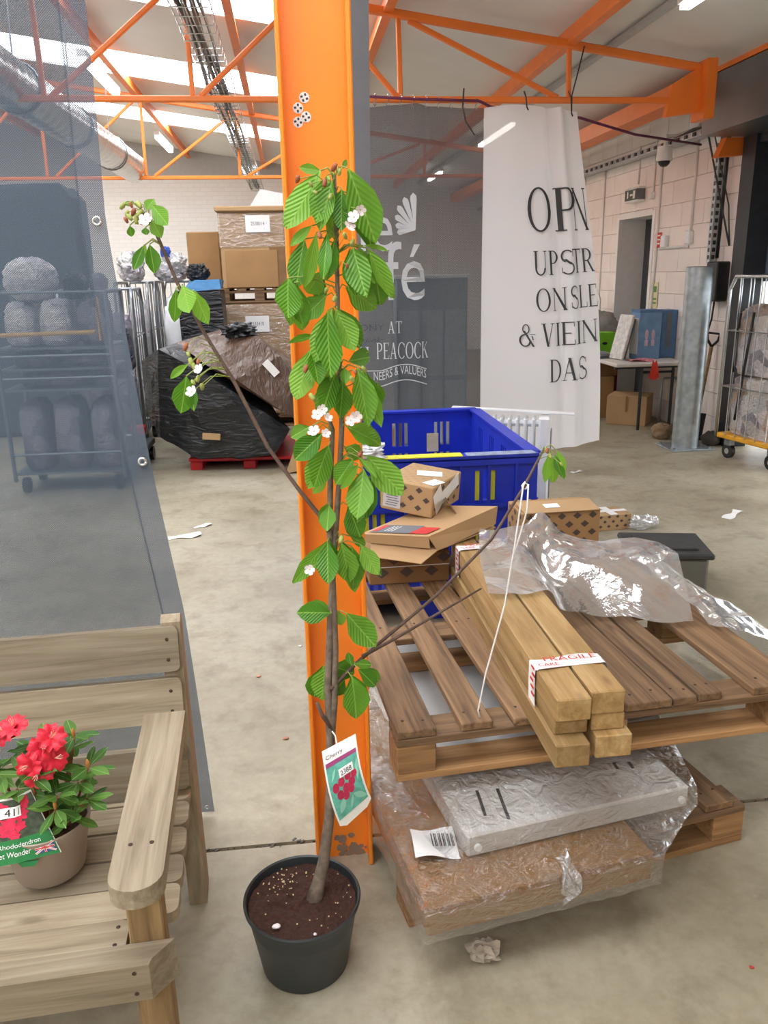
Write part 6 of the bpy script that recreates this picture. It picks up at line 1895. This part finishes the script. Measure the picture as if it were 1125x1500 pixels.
pallet('dark wooden pallet between the two far cartons', 0.8, 0.8, [(0, .1), (.17, .27), (.35, .45), (.53, .63), (.7, .8)], (-0.70, 8.54, 1.28), 0, (W_pallet, W_pallet))
up_ = big_carton('big lidded brown carton on top of the far pallet stack', (0.64, 0.7, 0.78), (-0.34, 8.93, 1.42), 0, M_card2, lid=True, plabel=(0.06, 0.62, 0.24, 0.16, '2538014'))
MB().cbox((-0.02, -0.36, 0.19), (0.52, 0.02, 0.36), 0.004).build('front_flap', M_card, up_)
MB().bx(0.16, 0.322, -0.36, -0.352, 0.02, 0.40).build('open_side', M_cardin, up_)
MB().cbox((0, 0, 0.56), (0.66, 0.72, 0.34), 0.01).build('wrap', FILM_wrap2, up_)
wpk = MB().prism([(-0.18, 0), (0.28, 0), (0.30, 0.10), (-0.06, 0.17)], 'y', -0.2, 0.2)
tag(wpk.build('white_pack', M_plastic_w, loc=(-0.18, 8.95, 2.208)), 'white wrapped slab on top of the lidded carton', 'pack')
big_carton('open brown carton standing beside the lidded carton', (0.34, 0.5, 0.70), (-0.885, 9.40, 1.30), 0.0, M_card)
big_carton('brown carton supporting the open carton at the back', (0.34, 0.6, 1.30), (-0.885, 9.40, 0.0), 0.0, M_card3)
# black wrapped bale with blue top
ba = thing('wrapped_bale', 'black wrapped bale with a bright blue top behind the bundle', 'bale', (-0.83, 8.10, 0))
hull('bale_wrap', [(x, y, z) for x in (-0.2, 0.2) for y in (-0.25, 0.25) for z in (0.02, 1.42)], M_bwrap, ba, 5, 0.015, 7, (1, 1, 2.5))
hull('blue_top', [(-0.16, -0.25, 1.41), (0.2, -0.25, 1.43), (-0.14, 0.25, 1.5), (0.2, 0.25, 1.5), (0.0, -0.2, 1.52), (0.19, -0.2, 1.52)], plain('blue_cloth', '#2f6f9f', 0.6), ba, 3, 0.01, 6)
# far cages with white sacks
roll_cage('grey roll cage packed with white sacks by the far wall', (-1.14, 8.72, 0), 0.0, 0.36, 0.66, 1.5, M_steel, M_steel, 5)
roll_cage('narrow grey roll cage half hidden by the mesh screen', (-1.50, 8.5, 0), 0.0, 0.30, 0.7, 1.5, M_steel, M_steel, 4)
bag_thing('large white sack filling the grey roll cage', (-1.14, 8.72, 0.21), (0.163, 0.30, 0.66), 21, M_plastic_w, 0.1)
bag_thing('patterned sack in the narrow grey cage', (-1.50, 8.5, 0.21), (0.133, 0.32, 0.64), 22, M_bagw, 0.15)
bag_thing('white sack piled on top of the grey roll cages', (-1.19, 8.72, 1.508), (0.24, 0.26, 0.17), 23, M_bagw, 0.3, e=0.85, crease=0.34)
bag_thing('pinkish white sack topping the narrow cage', (-1.545, 8.55, 1.508), (0.17, 0.24, 0.18), 25, M_bagw, 0.3, e=0.85, crease=0.34)
bag_thing('small blue bag on the white sacks', (-1.21, 8.62, 1.735), (0.07, 0.06, 0.065), 24, plain('vivid_blue', '#2d55b8', 0.5), 0.3, e=0.9, crease=0.4)
bag_thing('black refuse sack on top of the blue topped bale', (-0.86, 8.16, 1.505), (0.14, 0.14, 0.10), 27, M_bwrap, 0.3, e=0.85, crease=0.4)
rdl = thing('red_trolley', 'low trolley with a red handle beside the black bundle', 'trolley', (-1.40, 6.96, 0))
MB().cbox((0, 0, 0.16), (0.3, 0.5, 0.05), 0.008).build('deck', M_dark, rdl)
MB().cbox((0.10, -0.2, 0.34), (0.12, 0.1, 0.07), 0.01).build('red_handle', M_redpl, rdl)
MB().tube([(0.1, -0.2, 0.16), (0.1, -0.2, 0.32)], 0.02, 8).build('upright', M_steel, rdl)
for x in (-0.12, 0.12):
    for y in (-0.2, 0.2):
        MB().tube([(x - 0.02, y, 0.06), (x + 0.02, y, 0.06)], 0.06, 14).build('wheel', M_black, rdl)

# ================================================================== behind the mesh screen
stl = thing('shelf_trolley', 'tall steel shelf trolley loaded with bagged linen behind the mesh screen', 'trolley', (-1.70, 6.35, 0))
M_trol = plain('trolley_steel', '#77808a', 0.4, 0.5)
for x in (-0.40, 0.40):
    for y in (-0.25, 0.25):
        MB().tube([(x, y, 0.1), (x, y, 1.46)], 0.016, 8).build('upright', M_trol, stl)
    MB().tube([(x, -0.25, 1.46), (x, 0.25, 1.46)], 0.016, 8).build('end_rail', M_trol, stl)
for z in (0.16, 0.78, 0.93, 1.08):
    MB().bx(-0.40, 0.40, -0.25, 0.25, z - 0.015, z).build('shelf', M_trol, stl)
for z in (0.30, 0.86, 1.02, 1.46):
    MB().tube([(-0.40, -0.25, z), (0.40, -0.25, z)], 0.01, 6).build('front_bar', M_trol, stl)
MB().tube([(-0.36, -0.262, 1.17), (0.30, -0.262, 1.18)], 0.016, 8).build('yellow_bar', plain('dull_yellow', '#c9a04a', 0.5), stl)
for x in (-0.43, 0.34):
    MB().tube([(x, -0.27, 1.12), (x, -0.27, 1.42)], 0.014, 8).build('yellow_bar', plain('dull_yellow', '#c9a04a', 0.5), stl)
for x in (-0.34, 0.34):
    for y in (-0.2, 0.2):
        MB().tube([(x - 0.02, y, 0.06), (x + 0.02, y, 0.06)], 0.06, 12).build('castor', M_black, stl)
for k, (x, z, r, m_, lab) in enumerate([(-1.955, 1.08, (0.12, 0.21, 0.18), M_bagw, 'pale sack at the doorless end of the trolley top shelf'), (-1.70, 1.08, (0.13, 0.21, 0.19), M_bagw, 'cream sack in the middle of the trolley top shelf'),
        (-1.44, 1.08, (0.12, 0.21, 0.19), M_bagged2, 'lilac and navy sack on the trolley top shelf'), (-1.955, 0.16, (0.12, 0.21, 0.30), M_bagged2, 'navy sack on the trolley bottom shelf below the pale sack'),
        (-1.70, 0.16, (0.13, 0.21, 0.31), M_bagged2, 'blue grey sack in the middle of the trolley bottom shelf'), (-1.44, 0.16, (0.12, 0.21, 0.30), M_bagged2, 'patterned sack at the bundle end of the trolley bottom shelf'),
        (-1.885, 0.93, (0.185, 0.21, 0.062), M_bagged2, 'flat dark pack on the upper middle trolley shelf'), (-1.51, 0.93, (0.18, 0.21, 0.06), M_bagged2, 'flat crinkled pack beside the dark pack on the trolley'),
        (-1.75, 0.78, (0.30, 0.21, 0.064), M_bagged2, 'wide flat pack on the lower middle trolley shelf')]):
    bag_thing(lab, (x, 6.35, z + 0.001), r, 30 + k, m_, 0.14)
bag_thing('clear sack slumped on top of the shelf trolley', (-1.865, 6.35, 1.405), (0.20, 0.21, 0.17), 44, M_bagw, 0.1, e=0.85, crease=0.16)
bag_thing('dark bundle on top of the shelf trolley', (-1.56, 6.35, 1.405), (0.10, 0.19, 0.12), 45, M_bwrap, 0.3, e=0.8, crease=0.3)
bag_thing('lilac sack at the top end of the shelf trolley', (-1.39, 6.35, 1.405), (0.068, 0.18, 0.11), 46, M_bagged2, 0.2, e=0.8, crease=0.3)
dk = thing('covered_rack', 'tall rack under a dark grey cover behind the shelf trolley', 'covered rack', (-2.75, 8.8, 0))
hull('cover', [(x, y, z) for x in (-0.75, 0.72) for y in (-0.3, 0.3) for z in (0.05, 2.3)] + [(-0.7, -0.28, 2.42), (0.62, -0.28, 2.42), (0.62, 0.28, 2.42), (-0.7, 0.28, 2.42)], plain('cover_dark', '#3c454e', 0.6, var=0.1), dk, 4, 0.02, 3, smooth=False)
MB().cbox((0.0, 0, 0.03), (1.4, 0.55, 0.06), 0.01).build('rack_base', M_dark, dk)
roll_cage('roll cage of bagged linen between the trolley and the bundle', (-1.66, 7.6, 0), 0.05, 0.6, 0.7, 1.45, M_steel, M_steel, 5)
bag_thing('lower sack of linen in the middle roll cage', (-1.66, 7.6, 0.21), (0.28, 0.32, 0.295), 51, M_bagged2, 0.14, rz=0.05)
bag_thing('upper sack of linen in the middle roll cage', (-1.66, 7.6, 0.735), (0.28, 0.32, 0.30), 52, M_bagged2, 0.14, rz=0.05)

# ================================================================== behind the grey banner
wc_ = thing('display_cabinet', 'grey panelled cabinet standing behind the grey banner', 'cabinet', (1.22, 7.3, 0))
MB().cbox((0, 0, 0.75), (0.62, 0.5, 1.5), 0.01).build('cabinet_body', plain('cab_grey', '#8f9aa3', 0.5), wc_)
for x in (-0.2, 0.0, 0.2):
    for z in (0.35, 0.95):
        MB().cbox((x, -0.255, z), (0.18, 0.012, 0.56), 0.004).build('door_panel', plain('cab_pale', '#aab4bb', 0.5), wc_)
MB().cbox((0, 0, 1.51), (0.66, 0.54, 0.03), 0.005).build('cabinet_top', M_plastic_w, wc_)
so_ = thing('television_box', 'pale television carton standing behind the grey banner', 'carton', (0.55, 7.0, 0))
MB().cbox((0, 0, 0.8), (0.62, 0.2, 1.1), 0.006).build('carton_body', plain('tv_box', '#bfc0c0', 0.7), so_)
MB().cbox((0, 0, 0.125), (0.6, 0.3, 0.25), 0.006).build('stand', M_card, so_)
t = MB(); text_on(t, 'SONY', lambda x, y_: (x, -0.1015, y_), -0.02, 1.08, w=0.25, h=0.055); text_on(t, 'BRAVIA', lambda x, y_: (x, -0.1015, y_), 0.0, 0.98, w=0.2, h=0.04)
t.build('carton_print', M_ink, so_)
